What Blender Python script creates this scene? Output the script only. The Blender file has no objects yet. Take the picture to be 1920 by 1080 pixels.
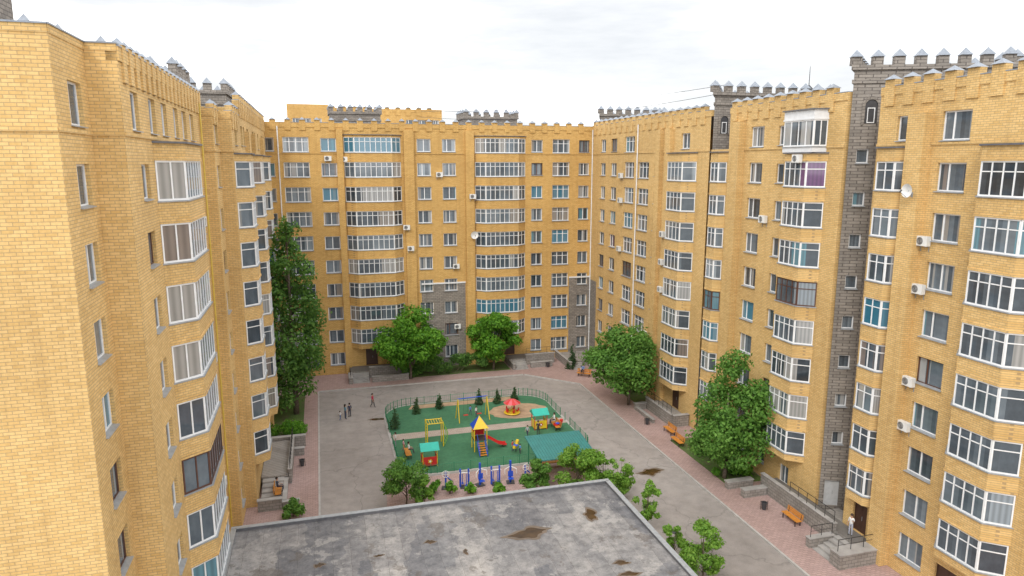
import bpy, bmesh, math, random
from mathutils import Vector, Matrix
random.seed(7)
PI=math.pi; R=math.radians
PHI=R(15.5); CS=math.cos(PHI); SN=math.sin(PHI)
H=27.0; FP=1300.0; TH=R(10.25); CT=math.cos(TH); ST=math.sin(TH)
S=bpy.context.scene; COL=S.collection

def W(u,v,z=0.0): return Vector((u*CS-v*SN, u*SN+v*CS, z))
def Guv(px,py,z=0.0):
    a=(px-960)/FP; b=(py-540)/FP
    t=(H-z)/(ST+b*CT); X=t*a; Y=t*(CT-b*ST)
    return (X*CS+Y*SN, -X*SN+Y*CS)
def v_at(px,u):
    a=(px-960)/FP*CT
    return u*(CS-a*SN)/(a*CS+SN)
def u_at(px,v):
    a=(px-960)/FP*CT
    return v*(a*CS+SN)/(CS-a*SN)
def zc(k): return 2.15+3.0*(k-1)

# ------------------------------------------------------------------ materials
def newmat(name):
    m=bpy.data.materials.new(name); m.use_nodes=True
    nt=m.node_tree; b=nt.nodes['Principled BSDF']
    return m,nt,b
def ramp(nt,fac,stops):
    n=nt.nodes.new('ShaderNodeValToRGB'); e=n.color_ramp.elements
    while len(e)<len(stops): e.new(0.5)
    for i,(p,c) in enumerate(stops):
        e[i].position=p; e[i].color=(c[0],c[1],c[2],1)
    nt.links.new(fac,n.inputs[0]); return n.outputs[0]
def noise(nt,vec,scale,detail=4,rough=.55):
    n=nt.nodes.new('ShaderNodeTexNoise'); n.inputs['Scale'].default_value=scale
    n.inputs['Detail'].default_value=detail; n.inputs['Roughness'].default_value=rough
    if vec is not None: nt.links.new(vec,n.inputs['Vector'])
    return n.outputs['Fac']
def math_(nt,op,a,b=None):
    n=nt.nodes.new('ShaderNodeMath'); n.operation=op
    for i,x in enumerate((a,b)):
        if x is None: continue
        if isinstance(x,(int,float)): n.inputs[i].default_value=x
        else: nt.links.new(x,n.inputs[i])
    return n.outputs[0]
def mix(nt,fac,a,b,mode='MIX'):
    n=nt.nodes.new('ShaderNodeMix'); n.data_type='RGBA'; n.blend_type=mode
    for sock,x in ((n.inputs[0],fac),(n.inputs[6],a),(n.inputs[7],b)):
        if isinstance(x,(int,float)): sock.default_value=x
        elif isinstance(x,tuple): sock.default_value=(x[0],x[1],x[2],1)
        else: nt.links.new(x,sock)
    return n.outputs[2]
def objco(nt):
    return nt.nodes.new('ShaderNodeTexCoord').outputs['Object']
def plain(name,c,rough=.6,var=.12,scale=3.0,metal=0.0):
    m,nt,b=newmat(name)
    f=noise(nt,objco(nt),scale)
    lo=tuple(x*(1-var) for x in c); hi=tuple(min(1,x*(1+var)) for x in c)
    nt.links.new(ramp(nt,f,[(.3,lo),(.7,hi)]),b.inputs['Base Color'])
    b.inputs['Roughness'].default_value=rough; b.inputs['Metallic'].default_value=metal
    return m
def brickmat(name,c1,c2,mort,bw,rh,ms=.014,flat=False,stain=.14,rough=.85,bump=.3):
    m,nt,b=newmat(name); co=objco(nt)
    sp=nt.nodes.new('ShaderNodeSeparateXYZ'); nt.links.new(co,sp.inputs[0])
    cb=nt.nodes.new('ShaderNodeCombineXYZ')
    if flat:
        nt.links.new(sp.outputs[0],cb.inputs[0]); nt.links.new(sp.outputs[1],cb.inputs[1])
    else:
        nt.links.new(math_(nt,'ADD',sp.outputs[0],sp.outputs[1]),cb.inputs[0]); nt.links.new(sp.outputs[2],cb.inputs[1])
    t=nt.nodes.new('ShaderNodeTexBrick'); nt.links.new(cb.outputs[0],t.inputs['Vector'])
    t.inputs['Color1'].default_value=(*c1,1); t.inputs['Color2'].default_value=(*c2,1); t.inputs['Mortar'].default_value=(*mort,1)
    t.inputs['Scale'].default_value=1; t.inputs['Mortar Size'].default_value=ms; t.inputs['Mortar Smooth'].default_value=.2
    t.inputs['Brick Width'].default_value=bw; t.inputs['Row Height'].default_value=rh
    t.inputs['Bias'].default_value=-.15
    n1=noise(nt,co,.16,5)
    mp=nt.nodes.new('ShaderNodeMapping'); mp.inputs['Scale'].default_value=(2.2,2.2,.12); nt.links.new(co,mp.inputs[0])
    n3=noise(nt,mp.outputs[0],1.0,4)
    n2=noise(nt,co,7,3,.7)
    g=1-stain
    c=mix(nt,1.0,t.outputs['Color'],ramp(nt,n1,[(.32,(g,g*.98,g*.95)),(.66,(1.04,1.04,1.04))]),'MULTIPLY')
    c=mix(nt,1.0,c,ramp(nt,n2,[(.3,(.90,.89,.87)),(.65,(1.06,1.06,1.06))]),'MULTIPLY')
    if not flat: c=mix(nt,1.0,c,ramp(nt,n3,[(.28,(.88,.87,.86)),(.48,(1,1,1))]),'MULTIPLY')
    nt.links.new(c,b.inputs['Base Color']); b.inputs['Roughness'].default_value=rough
    bp=nt.nodes.new('ShaderNodeBump'); bp.inputs['Strength'].default_value=bump; bp.inputs['Distance'].default_value=.02
    nt.links.new(math_(nt,'SUBTRACT',1.0,t.outputs['Fac']),bp.inputs['Height']); nt.links.new(bp.outputs[0],b.inputs['Normal'])
    return m
M={}
M['brick']=brickmat('yellow_brick',(.735,.505,.215),(.62,.395,.14),(.44,.305,.15),.38,.13,.015)
M['brick_b']=brickmat('orange_yellow_brick',(.70,.445,.15),(.585,.345,.10),(.40,.255,.105),.38,.13,.015)
M['stone']=brickmat('grey_split_stone',(.32,.29,.26),(.215,.195,.175),(.13,.115,.105),.5,.22,.02,bump=.6)
M['stone_l']=brickmat('grey_porch_stone',(.33,.31,.29),(.25,.23,.215),(.16,.15,.14),.5,.25,.02,bump=.6)
M['paver']=brickmat('pink_pavers',(.45,.315,.29),(.365,.255,.24),(.24,.18,.17),.4,.2,.015,flat=True,bump=.2)
M['paver_p']=brickmat('pale_pavers',(.48,.40,.35),(.40,.335,.29),(.28,.24,.21),.4,.2,.015,flat=True,bump=.2)
M['white']=plain('white_pvc',(.80,.81,.82),.35,.05)
M['brown']=plain('brown_pvc',(.10,.045,.03),.4)
M['sill']=plain('grey_sheet_metal',(.36,.38,.40),.4,.15,4,.3)
M['cap']=plain('silver_sheet_metal_cap',(.25,.28,.325),.4,.15,4,0)
M['dark']=plain('dark_metal',(.05,.05,.055),.5,.2)
M['darkroof']=plain('dark_roof_sheet',(.12,.12,.13),.5,.2)
M['kerb']=plain('concrete_kerb',(.42,.40,.38),.85,.15,2)
M['concrete']=plain('weathered_concrete',(.35,.335,.32),.85,.2,1.2)
M['wood']=plain('orange_varnished_wood',(.58,.24,.04),.45,.15,6)
M['black']=plain('black_metal',(.02,.02,.022),.45,.2)
M['yellowp']=plain('yellow_pipe_paint',(.62,.45,.08),.45,.1)
M['py']=plain('yellow_play_plastic',(.74,.52,.03),.35,.06)
M['pr']=plain('red_play_plastic',(.60,.03,.03),.35,.06)
M['pb']=plain('blue_play_plastic',(.02,.08,.52),.35,.06)
M['pg']=plain('green_play_paint',(.20,.45,.06),.4,.08)
M['teal']=plain('teal_roof_sheet',(.02,.42,.33),.4,.08)
M['tealdk']=plain('dark_teal_roof_sheet',(.03,.19,.18),.45,.1,1.5)
M['pink']=plain('pink_red_plastic',(.65,.12,.14),.4,.1)
M['fence']=plain('green_fence_paint',(.03,.20,.10),.5,.15)
M['ac']=plain('air_conditioner_enamel',(.72,.72,.70),.45,.06)
M['wdoor']=plain('brown_steel_door',(.07,.035,.025),.5,.2)
M['gdoor']=plain('grey_steel_door',(.50,.51,.52),.45,.1)
M['bark']=plain('grey_brown_bark',(.13,.10,.075),.9,.35,5)
M['skin']=plain('skin',(.48,.29,.20),.55,.05)
M['soil']=plain('tan_sand',(.40,.275,.175),.95,.2,1.5)
M['white_wall']=plain('white_cladding',(.70,.71,.72),.5,.06)
def cloth(c): 
    k='cl%.2f%.2f%.2f'%c
    if k not in M: M[k]=plain('cloth',c,.85,.15,12)
    return M[k]
def asphalt():
    m,nt,b=newmat('worn_asphalt'); co=objco(nt)
    n1=noise(nt,co,.09,6,.6); n2=noise(nt,co,.9,6,.65); n3=noise(nt,co,14,3)
    c=ramp(nt,n1,[(.3,(.255,.228,.21)),(.5,(.315,.283,.263)),(.72,(.37,.335,.313))])
    c=mix(nt,1.0,c,ramp(nt,n2,[(.3,(.82,.82,.82)),(.6,(1.05,1.05,1.05))]),'MULTIPLY')
    c=mix(nt,1.0,c,ramp(nt,n3,[(.3,(.88,.88,.88)),(.7,(1.08,1.08,1.08))]),'MULTIPLY')
    v=nt.nodes.new('ShaderNodeTexVoronoi'); v.feature='DISTANCE_TO_EDGE'; v.inputs['Scale'].default_value=.13
    dn=nt.nodes.new('ShaderNodeTexNoise'); dn.inputs['Scale'].default_value=.8; nt.links.new(co,dn.inputs['Vector'])
    ad=nt.nodes.new('ShaderNodeVectorMath'); ad.operation='MULTIPLY_ADD'; nt.links.new(dn.outputs['Color'],ad.inputs[0]); ad.inputs[1].default_value=(2.2,2.2,0); nt.links.new(co,ad.inputs[2])
    nt.links.new(ad.outputs[0],v.inputs['Vector'])
    c=mix(nt,1.0,c,ramp(nt,v.outputs['Distance'],[(.0,(.74,.74,.74)),(.011,(1,1,1))]),'MULTIPLY')
    nt.links.new(c,b.inputs['Base Color']); b.inputs['Roughness'].default_value=.88
    return m
M['asphalt']=asphalt()
def rubber():
    m,nt,b=newmat('green_rubber'); co=objco(nt)
    n1=noise(nt,co,.35,5); n2=noise(nt,co,3,5,.7)
    c=ramp(nt,n1,[(.3,(.036,.135,.07)),(.7,(.06,.19,.10))])
    c=mix(nt,1.0,c,ramp(nt,n2,[(.3,(.82,.82,.82)),(.65,(1.15,1.12,1.05))]),'MULTIPLY')
    nt.links.new(c,b.inputs['Base Color']); b.inputs['Roughness'].default_value=.9
    return m
M['rubber']=rubber()
def grassm():
    m,nt,b=newmat('short_grass'); co=objco(nt)
    n1=noise(nt,co,.8,6,.7); n2=noise(nt,co,9,4,.7)
    c=ramp(nt,n1,[(.32,(.15,.125,.07)),(.5,(.085,.14,.032)),(.7,(.12,.20,.04))])
    c=mix(nt,1.0,c,ramp(nt,n2,[(.3,(.6,.6,.6)),(.7,(1.2,1.2,1.2))]),'MULTIPLY')
    nt.links.new(c,b.inputs['Base Color']); b.inputs['Roughness'].default_value=.95
    return m
M['grass']=grassm()
def felt():
    m,nt,b=newmat('bitumen_roof_felt'); co=objco(nt)
    sp=nt.nodes.new('ShaderNodeSeparateXYZ'); nt.links.new(co,sp.inputs[0])
    wob=noise(nt,co,.6,5,.65)
    xs=math_(nt,'ADD',sp.outputs[0],math_(nt,'MULTIPLY',wob,.35))
    k=math_(nt,'DIVIDE',xs,1.04)
    fr=math_(nt,'ABSOLUTE',math_(nt,'SUBTRACT',math_(nt,'FRACT',k),.5))
    wn=nt.nodes.new('ShaderNodeTexWhiteNoise'); wn.noise_dimensions='1D'; nt.links.new(math_(nt,'FLOOR',k),wn.inputs['W'])
    c=ramp(nt,wn.outputs['Value'],[(0,(.185,.18,.182)),(1,(.235,.228,.225))])
    # patched pieces of sheet: warped voronoi cells
    dn=nt.nodes.new('ShaderNodeTexNoise'); dn.inputs['Scale'].default_value=1.1; dn.inputs['Detail'].default_value=6; nt.links.new(co,dn.inputs['Vector'])
    ad=nt.nodes.new('ShaderNodeVectorMath'); ad.operation='MULTIPLY_ADD'; nt.links.new(dn.outputs['Color'],ad.inputs[0]); ad.inputs[1].default_value=(1.4,1.4,0); nt.links.new(co,ad.inputs[2])
    mp=nt.nodes.new('ShaderNodeMapping'); mp.inputs['Scale'].default_value=(.55,.2,0); nt.links.new(ad.outputs[0],mp.inputs[0])
    v=nt.nodes.new('ShaderNodeTexVoronoi'); v.distance='CHEBYCHEV'; v.inputs['Scale'].default_value=1; nt.links.new(mp.outputs[0],v.inputs['Vector'])
    sv=nt.nodes.new('ShaderNodeSeparateXYZ'); nt.links.new(v.outputs['Color'],sv.inputs[0])
    c=mix(nt,1.0,c,ramp(nt,sv.outputs[0],[(0,(.74,.76,.80)),(.5,(1,1,1)),(1,(1.25,1.23,1.2))]),'MULTIPLY')
    n1=noise(nt,co,.2,7,.7); n2=noise(nt,co,1.6,7,.72); n3=noise(nt,co,.42,7,.7); n4=noise(nt,co,9,4,.7); n5=noise(nt,co,.6,7,.75)
    c=mix(nt,1.0,c,ramp(nt,n1,[(.32,(.62,.63,.67)),(.5,(1,1,1)),(.68,(1.42,1.38,1.32))]),'MULTIPLY')
    c=mix(nt,1.0,c,ramp(nt,n2,[(.32,(.66,.66,.66)),(.5,(1,1,1)),(.68,(1.2,1.2,1.2))]),'MULTIPLY')
    c=mix(nt,1.0,c,ramp(nt,n4,[(.3,(.82,.82,.82)),(.7,(1.12,1.12,1.12))]),'MULTIPLY')
    c=mix(nt,1.0,c,ramp(nt,fr,[(.455,(1,1,1)),(.475,(1.22,1.2,1.18)),(.492,(.62,.62,.62))]),'MULTIPLY')
    c=mix(nt,ramp(nt,n5,[(.57,(0,0,0)),(.61,(.6,.6,.6)),(.72,(.2,.2,.2))]),c,(.39,.37,.35))
    c=mix(nt,ramp(nt,n3,[(.59,(0,0,0)),(.615,(.6,.6,.6)),(.66,(.35,.35,.35))]),c,(.085,.066,.05))
    nt.links.new(c,b.inputs['Base Color'])
    nt.links.new(ramp(nt,n3,[(.45,(.8,.8,.8)),(.66,(.5,.5,.5))]),b.inputs['Roughness'])
    return m
M['felt']=felt()
def water():
    m,nt,b=newmat('puddle_water'); n=noise(nt,objco(nt),1.2,4)
    nt.links.new(ramp(nt,n,[(.3,(.03,.016,.006)),(.7,(.09,.05,.018))]),b.inputs['Base Color']); b.inputs['Roughness'].default_value=.12
    b.inputs['Specular IOR Level'].default_value=.25
    return m
M['water']=water()
M['damp']=plain('damp_stain',(.14,.105,.075),.6,.25,1.5)
def panemat(name,tint=None):
    m,nt,b=newmat(name)
    oi=nt.nodes.new('ShaderNodeObjectInfo').outputs['Random']
    g=nt.nodes.new('ShaderNodeTexCoord').outputs['Generated']
    sp=nt.nodes.new('ShaderNodeSeparateXYZ'); nt.links.new(g,sp.inputs[0])
    r2=math_(nt,'FRACT',math_(nt,'MULTIPLY',oi,17.31)); r3=math_(nt,'FRACT',math_(nt,'MULTIPLY',oi,91.73)); r4=math_(nt,'FRACT',math_(nt,'MULTIPLY',oi,53.17))
    n=noise(nt,g,3.0,3); x=sp.outputs[0]
    wn=nt.nodes.new('ShaderNodeTexWhiteNoise'); wn.noise_dimensions='1D'
    nt.links.new(math_(nt,'ADD',math_(nt,'FLOOR',math_(nt,'MULTIPLY',x,6.999)),math_(nt,'MULTIPLY',oi,977.0)),wn.inputs['W'])
    base=ramp(nt,math_(nt,'ADD',math_(nt,'ADD',math_(nt,'MULTIPLY',n,.4),math_(nt,'MULTIPLY',oi,.4)),math_(nt,'MULTIPLY',wn.outputs['Value'],.3)),[(.2,(.03,.038,.048)),(.5,(.085,.107,.13)),(.9,(.20,.24,.275))])  # dark room tone, with bluish reflections painted into the base colour
    cur=ramp(nt,r2,[(0,(.50,.48,.45)),(.3,(.42,.37,.32)),(.48,(.56,.56,.55)),(.68,(.32,.25,.21)),(.78,(.40,.46,.51)),(.92,(.14,.34,.42)),(.97,(.20,.06,.22))])
    nt.nodes[-1].color_ramp.interpolation='CONSTANT'
    fold_shade=math_(nt,'ADD',math_(nt,'MULTIPLY',math_(nt,'SINE',math_(nt,'MULTIPLY',x,150.0)),.17),.8)  # curtain folds: their shading is painted as stripes in the colour
    cb=nt.nodes.new('ShaderNodeCombineXYZ'); [nt.links.new(fold_shade,cb.inputs[i]) for i in range(3)]
    cur=mix(nt,1.0,cur,cb.outputs[0],'MULTIPLY')
    off=math_(nt,'ABSOLUTE',math_(nt,'SUBTRACT',x,math_(nt,'ADD',.3,math_(nt,'MULTIPLY',r4,.4))))
    mask=math_(nt,'GREATER_THAN',off,math_(nt,'MULTIPLY',r3,.6))
    mask=math_(nt,'MULTIPLY',mask,math_(nt,'GREATER_THAN',wn.outputs['Value'],.4))
    col=mix(nt,math_(nt,'MULTIPLY',mask,.66),base,cur)
    if tint: col=mix(nt,.55,col,tint)
    nt.links.new(col,b.inputs['Base Color']); b.inputs['Roughness'].default_value=.04
    b.inputs['IOR'].default_value=1.65
    return m
M['pane']=panemat('window_glass'); M['pane_t']=panemat('teal_reflection_glass',(.03,.22,.34))  # teal variant has blue-green reflections painted into its colour
def leafmat(name,cd,cm,cl):
    m,nt,b=newmat(name)
    ge=nt.nodes.new('ShaderNodeNewGeometry')
    n=noise(nt,objco(nt),.7,3)
    f=math_(nt,'ADD',math_(nt,'MULTIPLY',ge.outputs['Random Per Island'],.55),math_(nt,'MULTIPLY',n,.5))
    c=ramp(nt,f,[(.15,cd),(.5,cm),(.85,cl)])
    nt.links.new(c,b.inputs['Base Color']); b.inputs['Roughness'].default_value=.7
    tr=nt.nodes.new('ShaderNodeBsdfTranslucent'); nt.links.new(c,tr.inputs[0])
    mx=nt.nodes.new('ShaderNodeMixShader'); mx.inputs[0].default_value=.4
    nt.links.new(b.outputs[0],mx.inputs[1]); nt.links.new(tr.outputs[0],mx.inputs[2])
    nt.links.new(mx.outputs[0],nt.nodes['Material Output'].inputs[0])
    return m
M['leaf']=leafmat('bright_green_leaves',(.05,.165,.012),(.115,.31,.02),(.21,.44,.036))
M['leaf_m']=leafmat('mid_green_leaves',(.05,.14,.02),(.115,.27,.036),(.20,.39,.07))
M['leaf_d']=leafmat('deep_green_leaves',(.045,.125,.024),(.10,.23,.038),(.18,.34,.062))
M['leaf_y']=leafmat('light_green_leaves',(.075,.185,.018),(.17,.35,.035),(.29,.47,.08))
M['leaf_c']=leafmat('dark_needles',(.025,.065,.025),(.05,.115,.04),(.085,.165,.055))

# ------------------------------------------------------------------ mesh builder
class MB:
    def __init__(s): s.v=[]; s.f=[]; s.m=[]
    def add(s,vs,fs,m=0):
        o=len(s.v); s.v.extend([tuple(x) for x in vs])
        for f in fs: s.f.append([i+o for i in f]); s.m.append(m)
    def quad(s,a,b,c,d,m=0): s.add([a,b,c,d],[(0,1,2,3)],m)
    def box(s,x0,x1,y0,y1,z0,z1,m=0):
        s.add([(x0,y0,z0),(x1,y0,z0),(x1,y1,z0),(x0,y1,z0),(x0,y0,z1),(x1,y0,z1),(x1,y1,z1),(x0,y1,z1)],
              [(3,2,1,0),(4,5,6,7),(0,1,5,4),(1,2,6,5),(2,3,7,6),(3,0,4,7)],m)
    def prism(s,p,z0,z1,m=0,mt=None):
        n=len(p); o=len(s.v)
        s.v.extend([(x,y,z0) for x,y in p]+[(x,y,z1) for x,y in p])
        s.f.append([o+i for i in range(n-1,-1,-1)]); s.m.append(m)
        s.f.append([o+n+i for i in range(n)]); s.m.append(m if mt is None else mt)
        for i in range(n):
            j=(i+1)%n; s.f.append([o+i,o+j,o+n+j,o+n+i]); s.m.append(m)
    def tube(s,p0,p1,r0,r1=None,n=8,m=0):
        r1=r0 if r1 is None else r1
        p0=Vector(p0); p1=Vector(p1); d=(p1-p0).normalized()
        a=d.orthogonal().normalized(); b=d.cross(a)
        vs=[]
        for p,r in ((p0,r0),(p1,r1)):
            for i in range(n):
                t=2*PI*i/n; vs.append(p+a*(r*math.cos(t))+b*(r*math.sin(t)))
        fs=[(i,(i+1)%n,n+(i+1)%n,n+i) for i in range(n)]+[tuple(range(n-1,-1,-1)),tuple(range(n,2*n))]
        s.add(vs,fs,m)
    def path(s,pts,r,n=6,m=0):
        for a,b in zip(pts[:-1],pts[1:]): s.tube(a,b,r,r,n,m)
    def cone(s,x,y,r,z0,z1,n=4,m=0,rot=PI/4):
        vs=[(x+r*math.cos(rot+2*PI*i/n),y+r*math.sin(rot+2*PI*i/n),z0) for i in range(n)]+[(x,y,z1)]
        s.add(vs,[(i,(i+1)%n,n) for i in range(n)]+[tuple(range(n-1,-1,-1))],m)
    def lathe(s,prof,n=16,m=0,x=0,y=0):
        vs=[]; 
        for r,z in prof: vs+= [(x+r*math.cos(2*PI*i/n),y+r*math.sin(2*PI*i/n),z) for i in range(n)]
        fs=[]
        for k in range(len(prof)-1):
            for i in range(n): fs.append((k*n+i,k*n+(i+1)%n,(k+1)*n+(i+1)%n,(k+1)*n+i))
        s.add(vs,fs,m)
    def obox(s,P,d,n,s0,s1,n0,n1,z0,z1,m=0):
        def q(a,b,z): return (P[0]+d[0]*a+n[0]*b,P[1]+d[1]*a+n[1]*b,z)
        s.add([q(s0,n1,z0),q(s1,n1,z0),q(s1,n0,z0),q(s0,n0,z0),q(s0,n1,z1),q(s1,n1,z1),q(s1,n0,z1),q(s0,n0,z1)],
              [(3,2,1,0),(4,5,6,7),(0,1,5,4),(1,2,6,5),(2,3,7,6),(3,0,4,7)],m)
    def mesh(s,name,mats):
        me=bpy.data.meshes.new(name); me.from_pydata(s.v,[],s.f)
        for m in mats: me.materials.append(m)
        me.polygons.foreach_set('material_index',s.m); me.update()
        return me
    def build(s,name,mats,parent=None,loc=(0,0,0),rz=0,smooth=False):
        me=s.mesh(name,mats)
        if smooth: me.polygons.foreach_set('use_smooth',[True]*len(me.polygons))
        return O(name,me,parent,loc,rz)
def O(name,me,parent=None,loc=(0,0,0),rz=0):
    o=bpy.data.objects.new(name,me); COL.objects.link(o); o.location=loc; o.rotation_euler=(0,0,rz)
    if parent: o.parent=parent
    return o
def tag(o,label,cat,group=None,kind=None):
    o['label']=label; o['category']=cat
    if group: o['group']=group
    if kind: o['kind']=kind
    return o
def thing(name,label,cat,loc=(0,0,0),rz=0,group=None):
    return tag(O(name,None,None,loc,rz),label,cat,group)
def struct(o,label,cat): return tag(o,label,cat,None,'structure')
def copy_tree(o,parent=None):
    c=o.copy(); COL.objects.link(c)
    if parent: c.parent=parent
    for ch in list(o.children): copy_tree(ch,c)
    return c

# ------------------------------------------------------------------ building pieces (local axes u,v,z)
def dirn(P0,P1):
    dx,dy=P1[0]-P0[0],P1[1]-P0[1]; L=math.hypot(dx,dy); d=(dx/L,dy/L)
    return d,(d[1],-d[0]),L
def facade(mb,P0,P1,z0,z1,ops,m=0,depth=.24,zones=()):
    d,n,L=dirn(P0,P1)
    ss={0,L}; zs={z0,z1}
    for a,b,c,e in ops: ss|={a,b}; zs|={c,e}
    for a,b,c,e,mm in zones: ss|={max(0,a),min(L,b)}; zs|={c,e}
    ss=sorted(round(x,4) for x in ss); zs=sorted(round(x,4) for x in zs)
    def q(s,z,off=0): return (P0[0]+d[0]*s-n[0]*off,P0[1]+d[1]*s-n[1]*off,z)
    for i in range(len(ss)-1):
        if ss[i+1]-ss[i]<1e-3: continue
        sc=(ss[i]+ss[i+1])/2
        loc=[o for o in ops if o[0]<sc<o[1]]
        for j in range(len(zs)-1):
            if zs[j+1]-zs[j]<1e-3: continue
            zz=(zs[j]+zs[j+1])/2
            if any(o[2]<zz<o[3] for o in loc): continue
            mm=m
            for a,b,c,e,k in zones:
                if a<sc<b and c<zz<e: mm=k
            mb.quad(q(ss[i],zs[j]),q(ss[i+1],zs[j]),q(ss[i+1],zs[j+1]),q(ss[i],zs[j+1]),mm)
    for a,b,c,e in ops:
        mb.quad(q(a,c),q(b,c),q(b,c,depth),q(a,c,depth),m)
        mb.quad(q(a,e,depth),q(b,e,depth),q(b,e),q(a,e),m)
        mb.quad(q(a,c,depth),q(a,e,depth),q(a,e),q(a,c),m)
        mb.quad(q(b,c),q(b,e),q(b,e,depth),q(b,c,depth),m)
cache={}
def frame_mesh(w,h,kind,fm,pm):
    key=(round(w,2),round(h,2),kind,fm,pm)
    if key in cache: return cache[key]
    mb=MB(); t=.085; x0,x1=-w/2,w/2; z0,z1=-h/2,h/2
    mb.box(x0,x1,0,.07,z0,z0+t); mb.box(x0,x1,0,.07,z1-t,z1); mb.box(x0,x0+t,0,.07,z0+t,z1-t); mb.box(x1-t,x1,0,.07,z0+t,z1-t)
    nm={'one':0,'two':1,'off':1,'three':2,'four':3,'multi':3,'multi3':2}[kind]
    for i in range(nm):
        x=x0+w*(i+1)/(nm+1)
        if kind=='off': x=x0+w*.36
        mb.box(x-t*.55,x+t*.55,.002,.068,z0+t,z1-t)
    if kind.startswith('multi'):
        z=z0+h*.68; 
        xs=[x0+t]+[x0+w*(i+1)/(nm+1) for i in range(nm)]+[x1-t]
        for a,b in zip(xs[:-1],xs[1:]): mb.box(a+t*.5,b-t*.5,.004,.066,z-.03,z+.03)
    f=mb.mesh('window',[M[fm]])
    mp=MB(); mp.quad((x0+.02,.045,z0+.02),(x1-.02,.045,z0+.02),(x1-.02,.045,z1-.02),(x0+.02,.045,z1-.02)); p=mp.mesh('pane',[M[pm]])
    ms=MB(); ms.add([(x0-.05,-.27,z0-.06),(x1+.05,-.27,z0-.06),(x1+.05,0,z0-.01),(x0-.05,0,z0-.01),(x0-.05,-.27,z0-.02),(x1+.05,-.27,z0-.02),(x1+.05,0,z0+.03),(x0-.05,0,z0+.03)],
              [(3,2,1,0),(4,5,6,7),(0,1,5,4),(1,2,6,5),(2,3,7,6),(3,0,4,7)])
    s=ms.mesh('sill',[M['sill']])
    cache[key]=(f,p,s); return cache[key]
def window(root,P0,d,n,s,z,w,h,kind='off',fm='white',pm='pane',sill=True):
    f,p,sl=frame_mesh(w,h,kind,fm,pm)
    o=O('window',f,root,(P0[0]+d[0]*s-n[0]*.16,P0[1]+d[1]*s-n[1]*.16,z),math.atan2(d[1],d[0]))
    O('pane',p,o)
    if sill: O('sill',sl,o)
def wincol(root,ops,P0,P1,s,floors,w,h=1.55,kind='off',dz=0):
    d,n,L=dirn(P0,P1)
    for k in floors:
        z=zc(k)+dz; ops.append((s-w/2,s+w/2,z-h/2,z+h/2))
        kk=kind; fm='white'; pm='pane'; r=random.random()
        if kind=='off' and random.random()<.3: kk='two'
        if r<.06: fm='brown'
        elif r<.09: pm='pane_t'
        window(root,P0,d,n,s,z,w,h,kk,fm,pm)
def bay(root,P0,P1,s0,s1,proj,ch,floors,zbot,ztop,h=1.8,mull=(1,5,1),brick='brick',transom=.7,name='bay_parapet'):
    d,n,L=dirn(P0,P1)
    def pl(e=0.0,b=-.12):
        return [(s0-e,b),(s0-e,0.0+0),(s0+ch-e*.6,proj+e),(s1-ch+e*.6,proj+e),(s1+e,0.0),(s1+e,b)]
    def xf(p): return [(P0[0]+d[0]*a+n[0]*o,P0[1]+d[1]*a+n[1]*o) for a,o in p]
    lev=[zbot]
    for k in sorted(floors): lev+= [zc(k)-h/2,zc(k)+h/2]
    lev.append(ztop)
    for i in range(0,len(lev),2):
        mb=MB(); a,b=lev[i],lev[i+1]
        if i>0: mb.prism(xf(pl(.05)),a,a+.12,0); a+=.12
        if i+2<len(lev):
            mb.prism(xf(pl()),a,b-.07,0); mb.prism(xf(pl(.07)),b-.07,b,1)
        else:
            mb.prism(xf(pl()),a,b-.09,0); mb.prism(xf(pl(.15)),b-.09,b,2)
        mb.build(name,[M[brick],M['sill'],M['darkroof']],root)
    key=('bay',round(s1-s0,2),proj,ch,h,mull,transom)
    for k in sorted(floors):
        r=random.random(); pm='pane_t' if r<.06 else 'pane'; fm='brown' if .06<r<.09 else 'white'
        kk=key+(pm,fm)
        if kk not in cache:
            w=s1-s0; ins=.06
            pts=[(-w/2+ins,0.0),(-w/2+ch+ins*.4,proj-ins),(w/2-ch-ins*.4,proj-ins),(w/2-ins,0.0)]
            fb=MB(); pb=MB(); t=.075
            for fi in range(3):
                A=pts[fi]; B=pts[fi+1]
                A3=(A[0],-A[1]); B3=(B[0],-B[1])
                dd,nn,LL=dirn(A3,B3)
                z0,z1=-h/2,h/2
                fb.obox(A3,dd,nn,0,LL,-.03,.04,z0,z0+.09); fb.obox(A3,dd,nn,0,LL,-.03,.04,z1-.09,z1)
                m=mull[fi]; xs=[i*LL/(m) for i in range(m+1)] if m>0 else [0,LL]
                for i,x in enumerate(xs):
                    x=min(max(x,t/2),LL-t/2); fb.obox(A3,dd,nn,x-t/2,x+t/2,-.027,.037,z0+.09,z1-.09)
                if transom:
                    zt=z0+h*transom
                    for a,b in zip(xs[:-1],xs[1:]):
                        if b-a>.3: fb.obox(A3,dd,nn,a+t,b-t,-.02,.03,zt-.03,zt+.03)
                pb.quad((A3[0],A3[1],z0),(B3[0],B3[1],z0),(B3[0],B3[1],z1),(A3[0],A3[1],z1))
            cache[kk]=(fb.mesh('bay_window',[M[fm]]),pb.mesh('pane',[M[pm]]))
        f,p=cache[kk]; sc=(s0+s1)/2
        o=O('bay_window',f,root,(P0[0]+d[0]*sc,P0[1]+d[1]*sc,zc(k)),math.atan2(d[1],d[0]))
        O('pane',p,o)
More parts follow.
